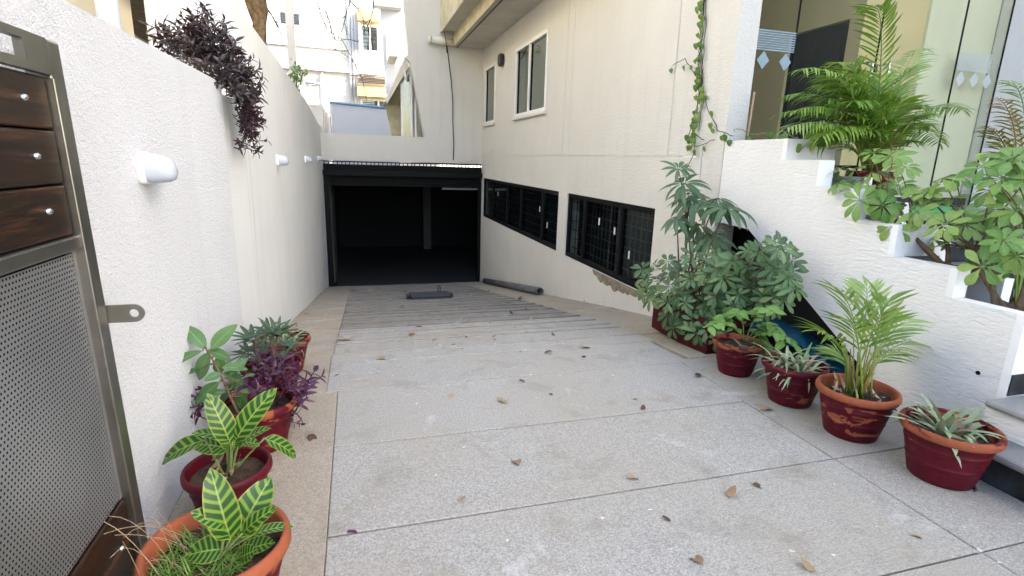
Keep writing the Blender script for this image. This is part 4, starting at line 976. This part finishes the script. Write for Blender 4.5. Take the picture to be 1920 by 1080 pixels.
# --- palms
def frond(t, p0, p1, p2, LL, mat, n=22, t0=.28, wd=.016, side=None, name='frond', droop=.9):
    C_ = curve3(Vector(p0), Vector(p1), Vector(p2), 24); mb = MB()
    mb.tube(C_, [.0055*(1-.8*i/24)+.001 for i in range(25)], 5, c=.1)
    r = rnd
    for i in range(n):
        f = t0+(1-t0)*(i+.5)/n; k = min(23, int(f*24)); p = C_[k].lerp(C_[k+1], f*24-k); d = (C_[k+1]-C_[k]).normalized()
        sd = d.cross(Vector((0, 0, 1)));
        if sd.length < .2: sd = d.cross(C_R)
        sd.normalize(); un = sd.cross(d)
        l = LL*(math.sin(math.pi*(.12+.80*(f-t0)/(1-t0)))**.6)*r.uniform(.85, 1.1)
        for s_ in (-1, 1):
            dd = (d*.75+sd*s_*.8+un*r.uniform(.05, .35)).normalized()
            leaf(mb, frame(p, dd, un), l, wd, a=.75, b=.5, fold=.35, droop=droop*r.uniform(.6, 1.4), ns=4, c=r.uniform(0, .5))
    leaf(mb, frame(C_[-1], C_[-1]-C_[-2], (0, 0, 1)), LL*.5, wd, ns=3)
    return link(name, mb.mesh(name, True), mat, t, loc=-t.location)
def palm(label, base, tips, LL, mat, dep, lift, wd=.016, n=22, t0=.28, group=None, droop=.9):
    t = thing('palm', label, 'palm', base, group); b = Vector(base); r = random.Random(len(tips))
    for x, y, m_ in tips:
        p2 = dep(x, y, r); h = (p2-b); k = Vector((h.x*.35, h.y*.35, h.z*.5+h.length*lift*r.uniform(.8, 1.2)))
        p0 = b+Vector((r.uniform(-.05, .05), r.uniform(-.05, .05), 0))
        frond(t, p0, b+k, p2, LL*r.uniform(.85, 1.1), MAT[m_], n, t0, wd, droop=droop)
    return t
PBP = (3.96, 3.42, 1.47)
tips = [(1640, 12, 'palm'), (1725, 92, 'palm_pale'), (1805, 205, 'palm_pale'), (1762, 268, 'palm'), (1500, 130, 'palm'), (1465, 212, 'palm'), (1570, 118, 'palm'), (1700, 135, 'palm_pale'), (1480, 178, 'palm'),
        (1745, 235, 'palm'), (1690, 190, 'palm'), (1555, 185, 'palm'), (1620, 160, 'palm'), (1515, 235, 'palm'), (1660, 225, 'palm'), (1590, 215, 'palm'), (1720, 200, 'palm_pale'), (1530, 160, 'palm'), (1655, 140, 'palm'), (1500, 205, 'palm'), (1710, 265, 'palm'), (1540, 255, 'palm'), (1630, 245, 'palm'), (1580, 165, 'palm'), (1680, 250, 'palm'), (1605, 135, 'palm'), (1550, 140, 'palm'), (1640, 185, 'palm'), (1700, 225, 'palm'), (1475, 240, 'palm_pale'), (1520, 270, 'palm'), (1600, 190, 'palm'), (1670, 165, 'palm_pale'), (1735, 215, 'palm'), (1575, 240, 'palm'), (1650, 265, 'palm')]
t = palm('bushy arching palm standing behind the stepped planter before the glass', PBP, tips, .24, 'palm', lambda x, y, r: onY(x, y, 3.42+r.uniform(-.25, .3)), .40, .016, 24, .3)
sk = MB(); r = random.Random(2)
for i in range(46):
    a = r.uniform(0, 6.28); q = r.uniform(.0, .06); b = Vector(PBP)+Vector((q*math.cos(a), q*math.sin(a), 0)); e = b+Vector((math.cos(a)*r.uniform(.05, .22), math.sin(a)*r.uniform(.05, .22), r.uniform(.18, .42)))
    sk.tube(curve3(b, (b+e)/2+Vector((0, 0, .06)), e, 3), [.006, .005, .004, .003], 5)
part(t, 'stalk', sk, MAT['palm_stalk'], True)
pz_ = pot(3.96, 3.42, .17, 'pot', 'rim_pot', 'tall dark maroon pot of the bushy palm on the stairs', h=.56, z0=.936)
RCb = RC[1]
tips = [(1575, 545, 'palm_pale'), (1625, 540, 'palm_pale'), (1665, 565, 'palm_pale'), (1700, 600, 'palm_pale'), (1535, 620, 'palm'), (1560, 655, 'palm_pale'), (1712, 640, 'palm_pale'), (1650, 590, 'palm'), (1590, 600, 'palm'), (1690, 660, 'palm')]
t = palm('small yellow green palm growing in the worn pot', tuple(RCb), tips, .21, 'palm_pale', lambda x, y, r: onY(x, y, 2.19+r.uniform(-.15, .15)), .30, .021, 8, .42, droop=.6)
sk = MB()
for i in range(26):
    a = r.uniform(0, 6.28); q = r.uniform(0, .035); b = RCb+Vector((q*math.cos(a), q*math.sin(a), -.02)); e = b+Vector((math.cos(a)*r.uniform(.02, .10), math.sin(a)*r.uniform(.02, .10), r.uniform(.16, .34))); sk.tube([b, e], [.0045, .003], 5)
part(t, 'stalk', sk, MAT['palm_stalk'], True)
tips = [(1850, 238, 'palm_dry'), (1860, 245, 'palm'), (1872, 185, 'palm_dry'), (1888, 152, 'palm_pale'), (1900, 215, 'palm_dry'), (2010, 190, 'palm'), (1990, 120, 'palm')]
palm('browning palm with drying fronds beside the entrance wall', (4.42, 2.55, .60), tips, .15, 'palm_dry', lambda x, y, r: onY(x, y, 2.55+r.uniform(-.1, .2)), .45, .013, 18, .45)
pot(4.42, 2.55, .15, 'pot', 'rim_pot', 'maroon pot of the browning palm standing on the stairs', z0=.441)

# --- zebra plants
def stroke_plant(name, label, base, Yp, leaves, mat, stem_mat='green_stem', cat='plant', group=None, fold=.25, a=.8, b=.7, ns=8, droop=.5, jit=.05, wave=0.0, pet=.25, hubs=None):
    """leaves: (x0,y0,x1,y1,width_px,facing) strokes seen in the vertical plane Y=Yp, swung a little in depth"""
    t = thing(name, label, cat, base, group); r = random.Random(int(Yp*100)); sm = MB()
    for (u0, v0, u1, v1, wp, face) in leaves:
        dy = r.uniform(-jit, jit); A = onY(u0, v0, Yp+dy*.3); B = onY(u1, v1, Yp+dy); L = (B-A).length; W = wp/CAM_F*((A-CAM).dot(C_F))
        d = (B-A).normalized(); n = (CAM-A).normalized()*face+Vector((0, 0, 1))*(1-abs(face))+rvr(r, .12)
        d2 = (d+n.normalized()*.5*droop*.5).normalized()
        W *= (1.3 if mat == 'zebra' else 1.12); mb = MB(); leaf(mb, Matrix.Identity(4), L*1.03, W, a=a, b=b, fold=fold, droop=droop, ns=ns, wave=wave)
        put(t, 'leaf', mb.mesh('leaf', True), MAT[mat], A, d2, n)
        bs_ = Vector(base)+rvr(r, .015); bs_.z = base[2]-.01
        if hubs: bs_ = min(hubs, key=lambda q: (q-A).length)
        sm.tube(curve3(bs_, (bs_*.4+A*.6)+Vector((0, 0, .01)), A, 4), [.006, .005, .004, .0035, .003], 5)
    part(t, 'stem', sm, MAT[stem_mat], True); return t
Za = [(432, 1012, 398, 897, 46, .75), (443, 1008, 500, 903, 50, .7), (425, 1030, 345, 1035, 44, .5), (470, 1005, 548, 976, 22, .2), (425, 985, 370, 955, 28, .5), (450, 1040, 507, 1008, 34, .3), (455, 1000, 500, 950, 24, .5), (440, 1050, 400, 1062, 36, .4), (446, 1050, 470, 1030, 30, .6)]
stroke_plant('zebra_plant', 'zebra striped leaf plant growing in the large grassy pot', tuple(PA[1]), 1.60, Za, 'zebra', droop=.7, wave=.06, b=.5)
Zb = [(385, 825, 286, 860, 32, .35), (432, 842, 358, 826, 32, .5), (432, 832, 398, 746, 34, .75), (440, 828, 497, 732, 34, .7), (446, 838, 487, 790, 22, .3), (430, 828, 368, 797, 22, .3), (496, 822, 567, 851, 24, .3), (446, 830, 490, 828, 24, .4), (436, 820, 436, 848, 30, .6), (425, 846, 390, 858, 22, .3)]
stroke_plant('zebra_plant', 'zebra striped leaf plant with wide arching leaves in the small maroon pot', tuple(PB[1]), 2.19, Zb, 'zebra', droop=.8, wave=.06, b=.5)
# --- broad green sapling
G = [(386, 655, 345, 606, 25, .6), (395, 655, 439, 607, 26, .6), (380, 658, 305, 686, 22, .4), (390, 658, 436, 672, 22, .4), (393, 660, 365, 716, 26, .6), (405, 670, 418, 703, 22, .6), (372, 695, 332, 703, 18, .3), (412, 716, 361, 757, 24, .5), (418, 700, 470, 727, 28, .4), (415, 690, 466, 688, 22, .3), (430, 705, 463, 668, 18, .4), (440, 725, 395, 770, 24, .5), (450, 735, 488, 730, 18, .3),
     (440, 740, 470, 765, 24, .6), (425, 735, 385, 738, 16, .3), (415, 700, 383, 712, 16, .4), (450, 712, 474, 698, 14, .3), (452, 745, 447, 775, 20, .6), (440, 712, 430, 735, 18, .5)]
t = stroke_plant('green_sapling', 'upright sapling with broad plain green leaves behind the small striped plant', tuple(PC[1]-Vector((.06, .1, 0))), 2.72, G, 'green_leaf', 'stem', droop=.45, fold=.2, jit=.10, a=.9, b=.8, hubs=[onY(385+47*q/9, 650+95*q/9, 2.72) for q in range(10)])
sm = MB(); sm.tube([PC[1]-Vector((.06, .1, .02)), onY(432, 745, 2.72), onY(415, 705, 2.72), onY(385, 650, 2.72)], [.008, .007, .006, .003], 6); part(t, 'trunk', sm, MAT['stem'], True)
# --- purple shoots
PS = []
for k in range(6):
    mb = MB(); rr = random.Random(k+40)
    for i in range(7):
        z = .010*i; a = i*2.4+rr.uniform(-.4, .4); e = .25+.1*i
        d = Vector((math.cos(a)*math.cos(e), math.sin(a)*math.cos(e), math.sin(e))); leaf(mb, frame((0, 0, z), d, (0, 0, 1)), rr.uniform(.035, .058), rr.uniform(.012, .018), a=.75, b=.75, fold=.35, droop=.5, ns=4, c=rr.uniform(0, .6))
    mb.tube([(0, 0, -.03), (0, 0, .06)], .0022, 4); PS.append(mb.mesh('purple_shoot', True))
def purple(label, base, pts, mat, center, s0, s1, strands=(), group=None, down=0.0, r=None, tan=()):
    t = thing('purple_plant', label, 'plant', base, group); r = r or random.Random(4)
    ms = [m_.copy() for m_ in PS]
    for m_ in ms: m_.materials.append(mat)
    for p in pts:
        n = (p-center).normalized()*.8+Vector((0, 0, .35-down))+rvr(r, .55); put(t, 'shoot', r.choice(ms), None, p, n.cross(rvr(r, 1)), n, r.uniform(s0, s1))
    sm = MB()
    for s_ in strands:
        q_ = MB(); q_.tube(s_, .0025, 4); part(t, 'strand', q_, MAT['twig'], True)
    for p in tan: sm.tube([p+rvr(r, .04), p, p+rvr(r, .04)], .0025, 4)
    o = part(t, 'stem', sm, MAT['twig'], True); o['kind'] = 'stuff'; return t
r = random.Random(77)
poly = [(312, 95), (308, 60), (340, 70), (375, 25), (390, 45), (420, 60), (440, 110), (466, 125), (472, 165), (468, 192), (448, 188), (430, 172), (400, 150), (355, 120)]
def wallp(x, y):
    if x < 405: X = r.uniform(-1.02, -.80)
    else: X = r.uniform(-.84, -.66)
    return onX(x, y, X) if x > 405 else onY(x, y, 4.05+r.uniform(-.25, .25))
pts = []
for x, y in scatter(poly, 185, 7, r):
    p = onY(x, y, 4.1+r.uniform(-.22, .22)); 
    if p.x > -.62: p = onX(x, y, -.70+r.uniform(-.08, .04))
    pts.append(p)
for x, y in scatter([(330, 90), (370, 60), (420, 85), (455, 140), (440, 165), (400, 140), (355, 112)], 70, 8, r):
    pts.append(onY(x, y, 4.2+r.uniform(-.1, .1)))
strand = []
for sx, ex, y1 in ((448, 462, 275), (455, 470, 250), (440, 455, 225), (462, 475, 268)):
    S = [onX(sx+(ex-sx)*q/8, 165+(y1-165)*q/8, -.73+.02*math.sin(q)) for q in range(9)]; strand.append(S)
    for q in range(1, 9):
        for _ in range(2): pts.append(S[q]+rvr(r, .025))
purple('dark purple trailing plant hanging over the boundary wall', (-.92, 4.3, 1.72), pts, MAT['purple'], Vector((-.9, 4.1, 2.0)), .95, 1.5, strand, down=.05, r=r, tan=[p for p in pts[:120]])
pm2 = [onY(x, y, 2.85+r.uniform(-.12, .2)) for x, y in scatter([(470, 700), (500, 680), (545, 700), (560, 740), (540, 775), (500, 785), (470, 760)], 46, 8, r)]
pm2 += [onY(x, y, 2.75+r.uniform(-.05, .05)) for x, y in ((575, 720), (582, 712), (570, 740), (560, 755), (540, 790), (530, 780), (500, 790), (385, 760), (378, 782), (395, 772), (572, 728), (405, 745), (398, 755))]
purple('bright purple leaved plant spilling from the orange rimmed pot', tuple(PC[1]), pm2, MAT['purple_bright'], PC[1], 1.0, 1.55, group=None, r=random.Random(9))
# --- rosette plant
OY = [whorl_mesh('rosette', k_, .15, .030, c_, .35, a=.7, b=.6, fold=.45, ns=6) for k_, c_ in ((12, .55), (13, .35), (11, .75))]
t = thing('rosette_plant', 'rosettes of stiff green leaves with purple undersides beyond the purple plant', 'plant', tuple(PD[1])); r = random.Random(12); sm = MB()
for x, y, i, s_ in ((475, 640, 0, 1.0), (500, 655, 1, 1.0), (520, 632, 2, .95), (468, 665, 1, .9), (540, 655, 0, .85), (505, 625, 1, .9), (490, 680, 0, .85), (530, 675, 2, .8)):
    p = onY(x, y, 3.36+r.uniform(-.14, .14)); n = Vector((0, 0, 1))+(p-PD[1]).normalized()*.3+(CAM-p).normalized()*.25
    put(t, 'leaf_rosette', OY[i], MAT['oyster'], p, n.cross(rvr(r, 1)), n, s_); sm.tube([PD[1]+rvr(r, .04), p], .008, 5)
part(t, 'stem', sm, MAT['stem'], True)
# --- strappy / wilting plants
def strappy(name, label, base, n, L, W, mat, spread, r, lift=(.1, 1.1), droop=(.6, 2.0), cen=.0, ns=7, a=.55, stiff=.5, fold=.35, extra=None):
    t = thing(name, label, 'plant', base)
    for i in range(n):
        az = r.uniform(0, 6.283); e = r.uniform(*lift); d = Vector((math.cos(az)*math.cos(e), math.sin(az)*math.cos(e), math.sin(e)))
        mb = MB(); l = L*r.uniform(.6, 1.15); leaf(mb, Matrix.Identity(4), l, W*r.uniform(.8, 1.15), a=a, b=.55, fold=fold, droop=r.uniform(*droop), ns=ns, stiff=stiff)
        put(t, 'leaf', mb.mesh('leaf', True), MAT[mat if not extra or r.random() > .12 else extra], Vector(base)+Vector((r.uniform(-spread, spread), r.uniform(-spread, spread), -.01)), d, (0, 0, 1))
    return t
strappy('wilting_plant', 'wilting thick leaved plant drooping in the pot beside the granite steps', tuple(RD[1]), 46, .22, .038, 'aloe', .08, random.Random(5), (.25, 1.2), (.2, 1.5), extra='dry')
strappy('strap_leaf_plant', 'limp narrow leaved plant in the second maroon pot', tuple(RB[1]), 80, .27, .022, 'aloe', .08, random.Random(6), (.2, 1.15), (.6, 1.9), extra='dry')
strappy('strap_leaf_plant', 'limp pale stalked plant in the pot with lime sprays', tuple(RA[1]), 22, .14, .022, 'aloe', .07, random.Random(16), (.05, .7), (.6, 1.6), extra='dry')
strappy('wilting_plant', 'tangle of pale wilted leaves in the last pot by the white wall', tuple(PE[1]), 60, .24, .022, 'aloe', .08, random.Random(7), (.15, 1.2), (.6, 2.2), extra='dry')
# --- lime sprays
LM = [leaf_mesh('lime_leaf', .065, .034, a=.8, b=.75, fold=.15, droop=.4, ns=5), leaf_mesh('lime_leaf', .05, .028, a=.8, b=.75, fold=.15, droop=.5, ns=5)]
for m_ in LM: m_.materials.append(MAT['lime'])
t = thing('lime_spray_plant', 'bright lime green sprays arching from the pot next to the planter', 'plant', tuple(RA[1])); sm = MB(); r = random.Random(3)
for path in ([(1395, 640), (1370, 600), (1330, 612)], [(1395, 640), (1390, 575), (1380, 590)], [(1398, 640), (1420, 575), (1450, 585)], [(1400, 640), (1440, 590), (1470, 640)], [(1400, 640), (1425, 610), (1425, 660)], [(1400, 640), (1460, 610), (1500, 660)], [(1395, 640), (1350, 580), (1360, 605)], [(1400, 640), (1440, 640), (1455, 690)]):
    Q = [onY(x, y, 3.05+.06*i*r.uniform(-1, 1)-(.25 if x > 1440 else 0)) for i, (x, y) in enumerate(path)]; C_ = curve3(Q[0], Q[1]+Vector((0, 0, .05)), Q[2], 10); sm.tube(C_, [.004]*5+[.003]*6, 5)
    for i in range(3, 11):
        d = (C_[i]-C_[i-1]).normalized(); sd = d.cross(Vector((0, 0, 1))).normalized()
        for s_ in (-1, 1):
            put(t, 'leaf', r.choice(LM), None, C_[i], d*.5+sd*s_+rvr(r, .2), Vector((0, 0, 1))+(CAM-C_[i]).normalized()*.5+rvr(r, .2), r.uniform(1.15, 1.7))
part(t, 'stem', sm, MAT['green_stem'], True)
# --- grass and straws in the gate pot
gm2 = MB(); r = random.Random(14)
for i in range(1100):
    a = r.uniform(0, 6.28); q = .17*math.sqrt(r.random()); b = PA[1]+Vector((q*math.cos(a)*.8-.04, q*math.sin(a)-.02, -.01))
    if b.x > PA[1].x+.05: continue
    d = Vector((r.uniform(-1, 1), r.uniform(-1, 1), r.uniform(.4, 1.6))).normalized(); leaf(gm2, frame(b, d, (0, 0, 1)), r.uniform(.03, .10), .0042, a=.5, b=.4, fold=.3, droop=r.uniform(.3, 2), ns=4, c=r.random())
go = single('pot_grass', gm2, MAT['grass'], 'fine green grass growing in the large gate pot', 'grass', kind='stuff')
st_ = MB()
for i in range(14):
    p = onX(r.uniform(190, 290), r.uniform(945, 1060), -.64); q = PA[1]+Vector((-.12+r.uniform(-.05, .05), r.uniform(-.1, .1), .01)); st_.tube(curve3(q, (p+q)/2+Vector((0, 0, r.uniform(0, .12))), p, 6), .0009, 4, c=r.random())
single('dry_straw', st_, MAT['dry'], 'thin dry grass straws reaching from the gate pot to the gate', 'straw', kind='stuff')
# --- climbing pothos
PH = []
for k, s_ in enumerate((.075, .06, .10)):
    mb = MB(); leaf(mb, Matrix.Identity(4), s_, s_*.78, a=.55, b=.62, fold=.22, droop=.7, ns=7, pet=.0); PH.append(mb.mesh('heart_leaf', True)); PH[-1].materials.append(MAT['pothos'])
t = thing('climbing_vine', 'heart leaved vine hanging down the cream wall beside the white pilaster', 'vine', (3.27, 4.7, 1.73)); sm = MB(); r = random.Random(19)
def vine(path, X, nl, s0=.7, s1=1.1, rad=.0035, jit=.02):
    Q = [onX(x, y, X) for x, y in path]; C_ = []
    for i in range(len(Q)-1):
        for k in range(5): C_.append(Q[i].lerp(Q[i+1], k/5)+rvr(r, .010))
    C_.append(Q[-1]); sm.tube(C_, rad, 5)
    for _ in range(nl):
        p = r.choice(C_); d = Vector((r.uniform(-.8, -.1), r.uniform(-1, 1), r.uniform(-1, .3))); q = p+d.normalized()*.04; q.x = min(q.x, X-.005)
        sm.tube([p, q], .0016, 4); put(t, 'leaf', r.choice(PH[:2]), None, q, Vector((r.uniform(-.3, .1), r.uniform(-.5, .5), -1)), Vector((-1, -.5, .5))+rvr(r, .4), r.uniform(s0, s1))
vine([(1322, -30), (1318, 60), (1310, 130), (1314, 200), (1300, 250), (1320, 262)], 3.275, 30)
vine([(1319, -30), (1316, 60), (1308, 120), (1318, 190), (1310, 245)], 3.272, 8)
vine([(1324, -30), (1314, 50), (1317, 140), (1309, 200), (1306, 235)], 3.27, 6)
vine([(1316, -30), (1312, 80), (1316, 150), (1326, 200), (1345, 245), (1375, 255)], 3.28, 16)
vine([(1326, -30), (1320, 100), (1312, 170), (1302, 215), (1290, 255), (1300, 275), (1340, 262)], 3.27, 10)
vine([(1308, 150), (1285, 110), (1262, 122)], 3.27, 3); vine([(1300, 255), (1302, 285), (1280, 330)], 3.26, 2)
part(t, 'stem', sm, MAT['twig'], True)
t = thing('trailing_vine', 'heart leaved vine trailing along the top bed of the stepped planter', 'vine', (3.5, 4.0, 1.73)); sm = MB()
vine([(1330, 250), (1375, 240), (1420, 252), (1470, 248), (1500, 262)], 3.42, 16, .7, 1.2)
def bigleaf(x, y, x1, y1, X, s_):
    A = onY(x, y, 3.6); B = onY(x1, y1, 3.57); put(t, 'leaf', PH[2], None, A, B-A, CAM-A+Vector((0, 0, .6)), (B-A).length/.10); sm.tube([A, A+Vector((.03, 0, -.12))], .003, 5)
bigleaf(1522, 240, 1545, 290, 3.42, 1); bigleaf(1555, 248, 1572, 275, 3.42, 1); bigleaf(1540, 245, 1535, 275, 3.40, 1)
part(t, 'stem', sm, MAT['green_stem'], True)
mb = MB(); p = onX(1402, 250, 3.5); mb.tube([p-Vector((0, 0, .1)), onX(1415, 172, 3.5)], .008, 6); single('plant_stake', mb, plain('pinkish cane', (.5, .33, .26), .7), 'thin pinkish cane stuck in the top bed of the planter', 'cane')

# --- tree behind the wall and bare twigs
t = thing('bare_tree', 'bare tree with flaking tan bark leaning behind the boundary wall', 'tree', (-1.75, 11.2, -.06)); r = random.Random(31)
mb = MB(); tp = [Vector((-1.78, 11.3, -.06)), Vector((-1.70, 11.3, 2.2)), onY(488, 45, 11.3), onY(484, 20, 11.3), onY(478, -5, 11.3), onY(470, -60, 11.3)]
mb.tube(tp, [.15, .13, .11, .16, .20, .22], 12)
V2 = []
for v_ in mb.v:
    p = Vector(v_); f = mn.noise(p*5)*.06+mn.noise(p*14)*.03; V2.append((p.x+f, p.y+f*.6, p.z+f*.2))
mb.v = V2; part(t, 'trunk', mb, MAT['wood_bark'], True)
tw = MB()
def twig(p, d, L, rad, lvl):
    pts_ = [p]; 
    for i in range(6):
        d = (d+rvr(r, .28)+Vector((0, 0, -.04))).normalized(); pts_.append(pts_[-1]+d*L/6)
    tw.tube(pts_, [rad*(1-.12*i) for i in range(7)], 5)
    if lvl:
        for i in (2, 3, 4, 6): twig(pts_[i], (d+rvr(r, .9)).normalized(), L*r.uniform(.4, .65), rad*.55, lvl-1)
for (x0_, y0_, x1_, y1_, Y, l_) in ((498, 14, 545, 48, 12.5, 1), (590, -20, 625, 60, 17, 2), (640, -20, 700, 45, 16, 2), (700, -20, 690, 90, 17, 1), (610, 20, 640, 90, 18, 2), (560, -20, 600, 30, 18, 1), (660, -10, 640, 70, 18, 2)):
    tw = MB(); a_ = onY(x0_, y0_, Y); b_ = onY(x1_, y1_, Y); twig(a_, (b_-a_).normalized(), (b_-a_).length, .022, l_); part(t, 'branch', tw, MAT['twig'], True)
# --- bush peeping over the wall
BU = [leaf_mesh('bush_leaf', .09, .035, droop=.4, ns=4)]; BU[0].materials.append(MAT['lime'])
t = thing('small_bush', 'small bright green bush peeping over the far boundary wall', 'bush', (-1.35, 13.2, -.06)); r = random.Random(2); sm = MB()
for i in range(170):
    p = onY(r.gauss(558, 8), r.gauss(142, 12), 13.2+r.uniform(-.3, .3))
    put(t, 'leaf', BU[0], None, p, rvr(r, 1), Vector((0, 0, 1))+rvr(r, .6), r.uniform(.8, 1.5))
sm.tube([(-1.35, 13.2, -.06), onY(556, 150, 13.2)], [.03, .012], 6); part(t, 'stem', sm, MAT['stem'])

# ================================================================== FALLEN LEAVES
FL = []
for k in range(5):
    mb = MB(); rr = random.Random(k+5); leaf(mb, Matrix.Identity(4), 1.0, .42+.1*k % .3, a=.85, b=.7, fold=rr.uniform(-.5, .6), droop=rr.uniform(-1.2, 1.2), ns=6, wave=rr.uniform(-.3, .3)); FL.append(mb)
FLd = {'dry': [m_.mesh('fallen_leaf', True) for m_ in FL], 'dry_dark': [m_.mesh('fallen_leaf', True) for m_ in FL], 'purple_bright': [FL[0].mesh('fallen_leaf', True)], 'palm_dry': [m_.mesh('fallen_leaf', True) for m_ in FL]}
for k_, L_ in FLd.items():
    for m_ in L_: m_.materials.append(MAT[k_])
LB = {'dry': ('curled pale brown leaf lying on the paving', 'pale fallen leaves'), 'dry_dark': ('small dark shrivelled leaf lying on the paving', 'dark fallen leaves'), 'purple_bright': ('single magenta leaf fallen near the left slab joint', None), 'palm_dry': ('yellowed leaf fallen on the ribbed ramp', None)}
r = random.Random(55)
def fallen(x, y, Lpx, kind, az=None, label=None):
    p = ghit(x, y); me = r.choice(FLd[kind]); L = 1.3*Lpx/CAM_F*((p-CAM).dot(C_F)); az = r.uniform(0, 6.28) if az is None else az
    lab, grp_ = LB[kind]
    if grp_:
        where = 'the ribbed ramp' if p.y > 4.5 and -.24 < p.x < 2.53 else ('the narrow strip along the white wall' if p.x < -.17 else ('the paving beside the right pots' if p.x > 2.2 else ('the middle granite slabs' if p.y > 2.2 else 'the granite slabs between gate and steps')))
        lab = lab.replace('the paving', where); grp_ = grp_+' on '+where
    o = link('fallen_leaf', me, None); tag(o, label or lab, 'leaf', None if label else grp_)
    o.matrix_world = frame(p+Vector((0, 0, .012)), (math.cos(az), math.sin(az), 0), Vector((0, .18 if p.y > 4.6 else 0, 1))) @ Matrix.Scale(L, 4)
fallen(972, 875, 34, 'dry', 1.5); fallen(1175, 900, 32, 'dry', .2); fallen(1317, 1062, 36, 'dry', 1.7); fallen(1530, 1075, 26, 'dry', 2.2); fallen(1706, 1004, 22, 'dry', -.6)
fallen(1410, 912, 22, 'dry_dark', -.4); fallen(1362, 933, 22, 'dry', .3); fallen(1240, 972, 16, 'dry_dark', -.7); fallen(858, 940, 14, 'dry', -.3); fallen(650, 1002, 18, 'purple_bright', .1)
for x, y, l, k in ((952, 757, 18, 'dry'), (985, 718, 10, 'dry_dark'), (1028, 740, 18, 'dry_dark'), (850, 741, 18, 'dry'), (778, 614, 32, 'dry_dark'), (775, 626, 22, 'palm_dry'), (662, 638, 26, 'dry'), (706, 676, 28, 'dry'), (1090, 654, 24, 'dry'), (1095, 670, 14, 'dry_dark'), (1036, 662, 18, 'dry_dark'), (963, 591, 10, 'dry_dark'), (845, 612, 10, 'dry_dark'), (820, 614, 8, 'dry_dark'), (655, 659, 8, 'dry'), (636, 706, 9, 'dry_dark'), (752, 691, 6, 'dry_dark'), (1205, 772, 14, 'dry_dark'), (1195, 752, 10, 'dry'), (580, 818, 24, 'dry_dark'), (505, 880, 36, 'dry'), (1312, 703, 18, 'dry_dark'), (1450, 770, 48, 'dry'), (975, 560, 10, 'dry'), (1040, 632, 8, 'dry_dark'), (690, 555, 8, 'dry'), (664, 556, 8, 'dry'), (640, 548, 7, 'dry'), (705, 541, 7, 'dry'), (735, 563, 7, 'dry'), (610, 594, 8, 'dry'), (582, 591, 9, 'dry'), (570, 592, 8, 'dry'), (880, 556, 8, 'dry'), (905, 575, 8, 'dry')):
    fallen(x, y, l, k)
for i in range(46):
    x = r.uniform(625, 1080); y = 545+r.random()**1.5*120
    if x < 640: continue
    fallen(x, y, r.uniform(4, 9), r.choice(['dry', 'dry_dark', 'dry_dark']))
for i in range(26):     # litter blown against the walls and pots
    y_ = r.uniform(2.3, 13.5); X_ = r.choice([-.79+abs(r.gauss(0, .05)), 3.28-abs(r.gauss(0, .06)) if y_ > 4.6 else 2.95+r.uniform(-.1, .3)])
    p = Vector((X_, y_, gz(y_))); d_ = p-CAM; q_ = d_.dot(C_F); fallen(960+CAM_F*d_.dot(C_R)/q_, 540-CAM_F*d_.dot(C_U)/q_, r.uniform(7, 16)*3.2/max(3.2, q_), r.choice(['dry', 'dry_dark']))
# litter inside pots
for (pp_, n_, k_, R_) in ((RC, 26, 'dry', .15), (RD, 10, 'dry', .14), (PB, 9, 'dry', .11), (RB, 10, 'dry', .13)):
    t = None; lm = MB()
    for i in range(n_):
        a = r.uniform(0, 6.28); q = R_*math.sqrt(r.random()); leaf(lm, frame(pp_[1]+Vector((q*math.cos(a), q*math.sin(a), .015+.02*r.random())), rvr(r, 1)+Vector((0, 0, .2)), Vector((0, 0, 1))+rvr(r, .7)), r.uniform(.04, .09), r.uniform(.015, .03), fold=r.uniform(-.6, .6), droop=r.uniform(-1.5, 1.5), ns=5, c=r.random())
    o = link('leaf_litter', lm.mesh('leaf_litter', True), MAT[k_], pp_[0], loc=-pp_[0].location); o['kind'] = 'stuff'
# curled seed pod by the steps
mb = MB(); p = ghit(1812, 905); q = ghit(1830, 922); mb.tube([p+Vector((0, 0, .008)), (p+q)/2+Vector((.01, 0, .014)), q+Vector((0, 0, .008)), q+Vector((-.02, -.005, .008))], [.004, .007, .007, .003], 7); single('seed_pod', mb, MAT['dry_dark'], 'dark curled seed pod lying beside the granite step', 'pod', smooth=True)
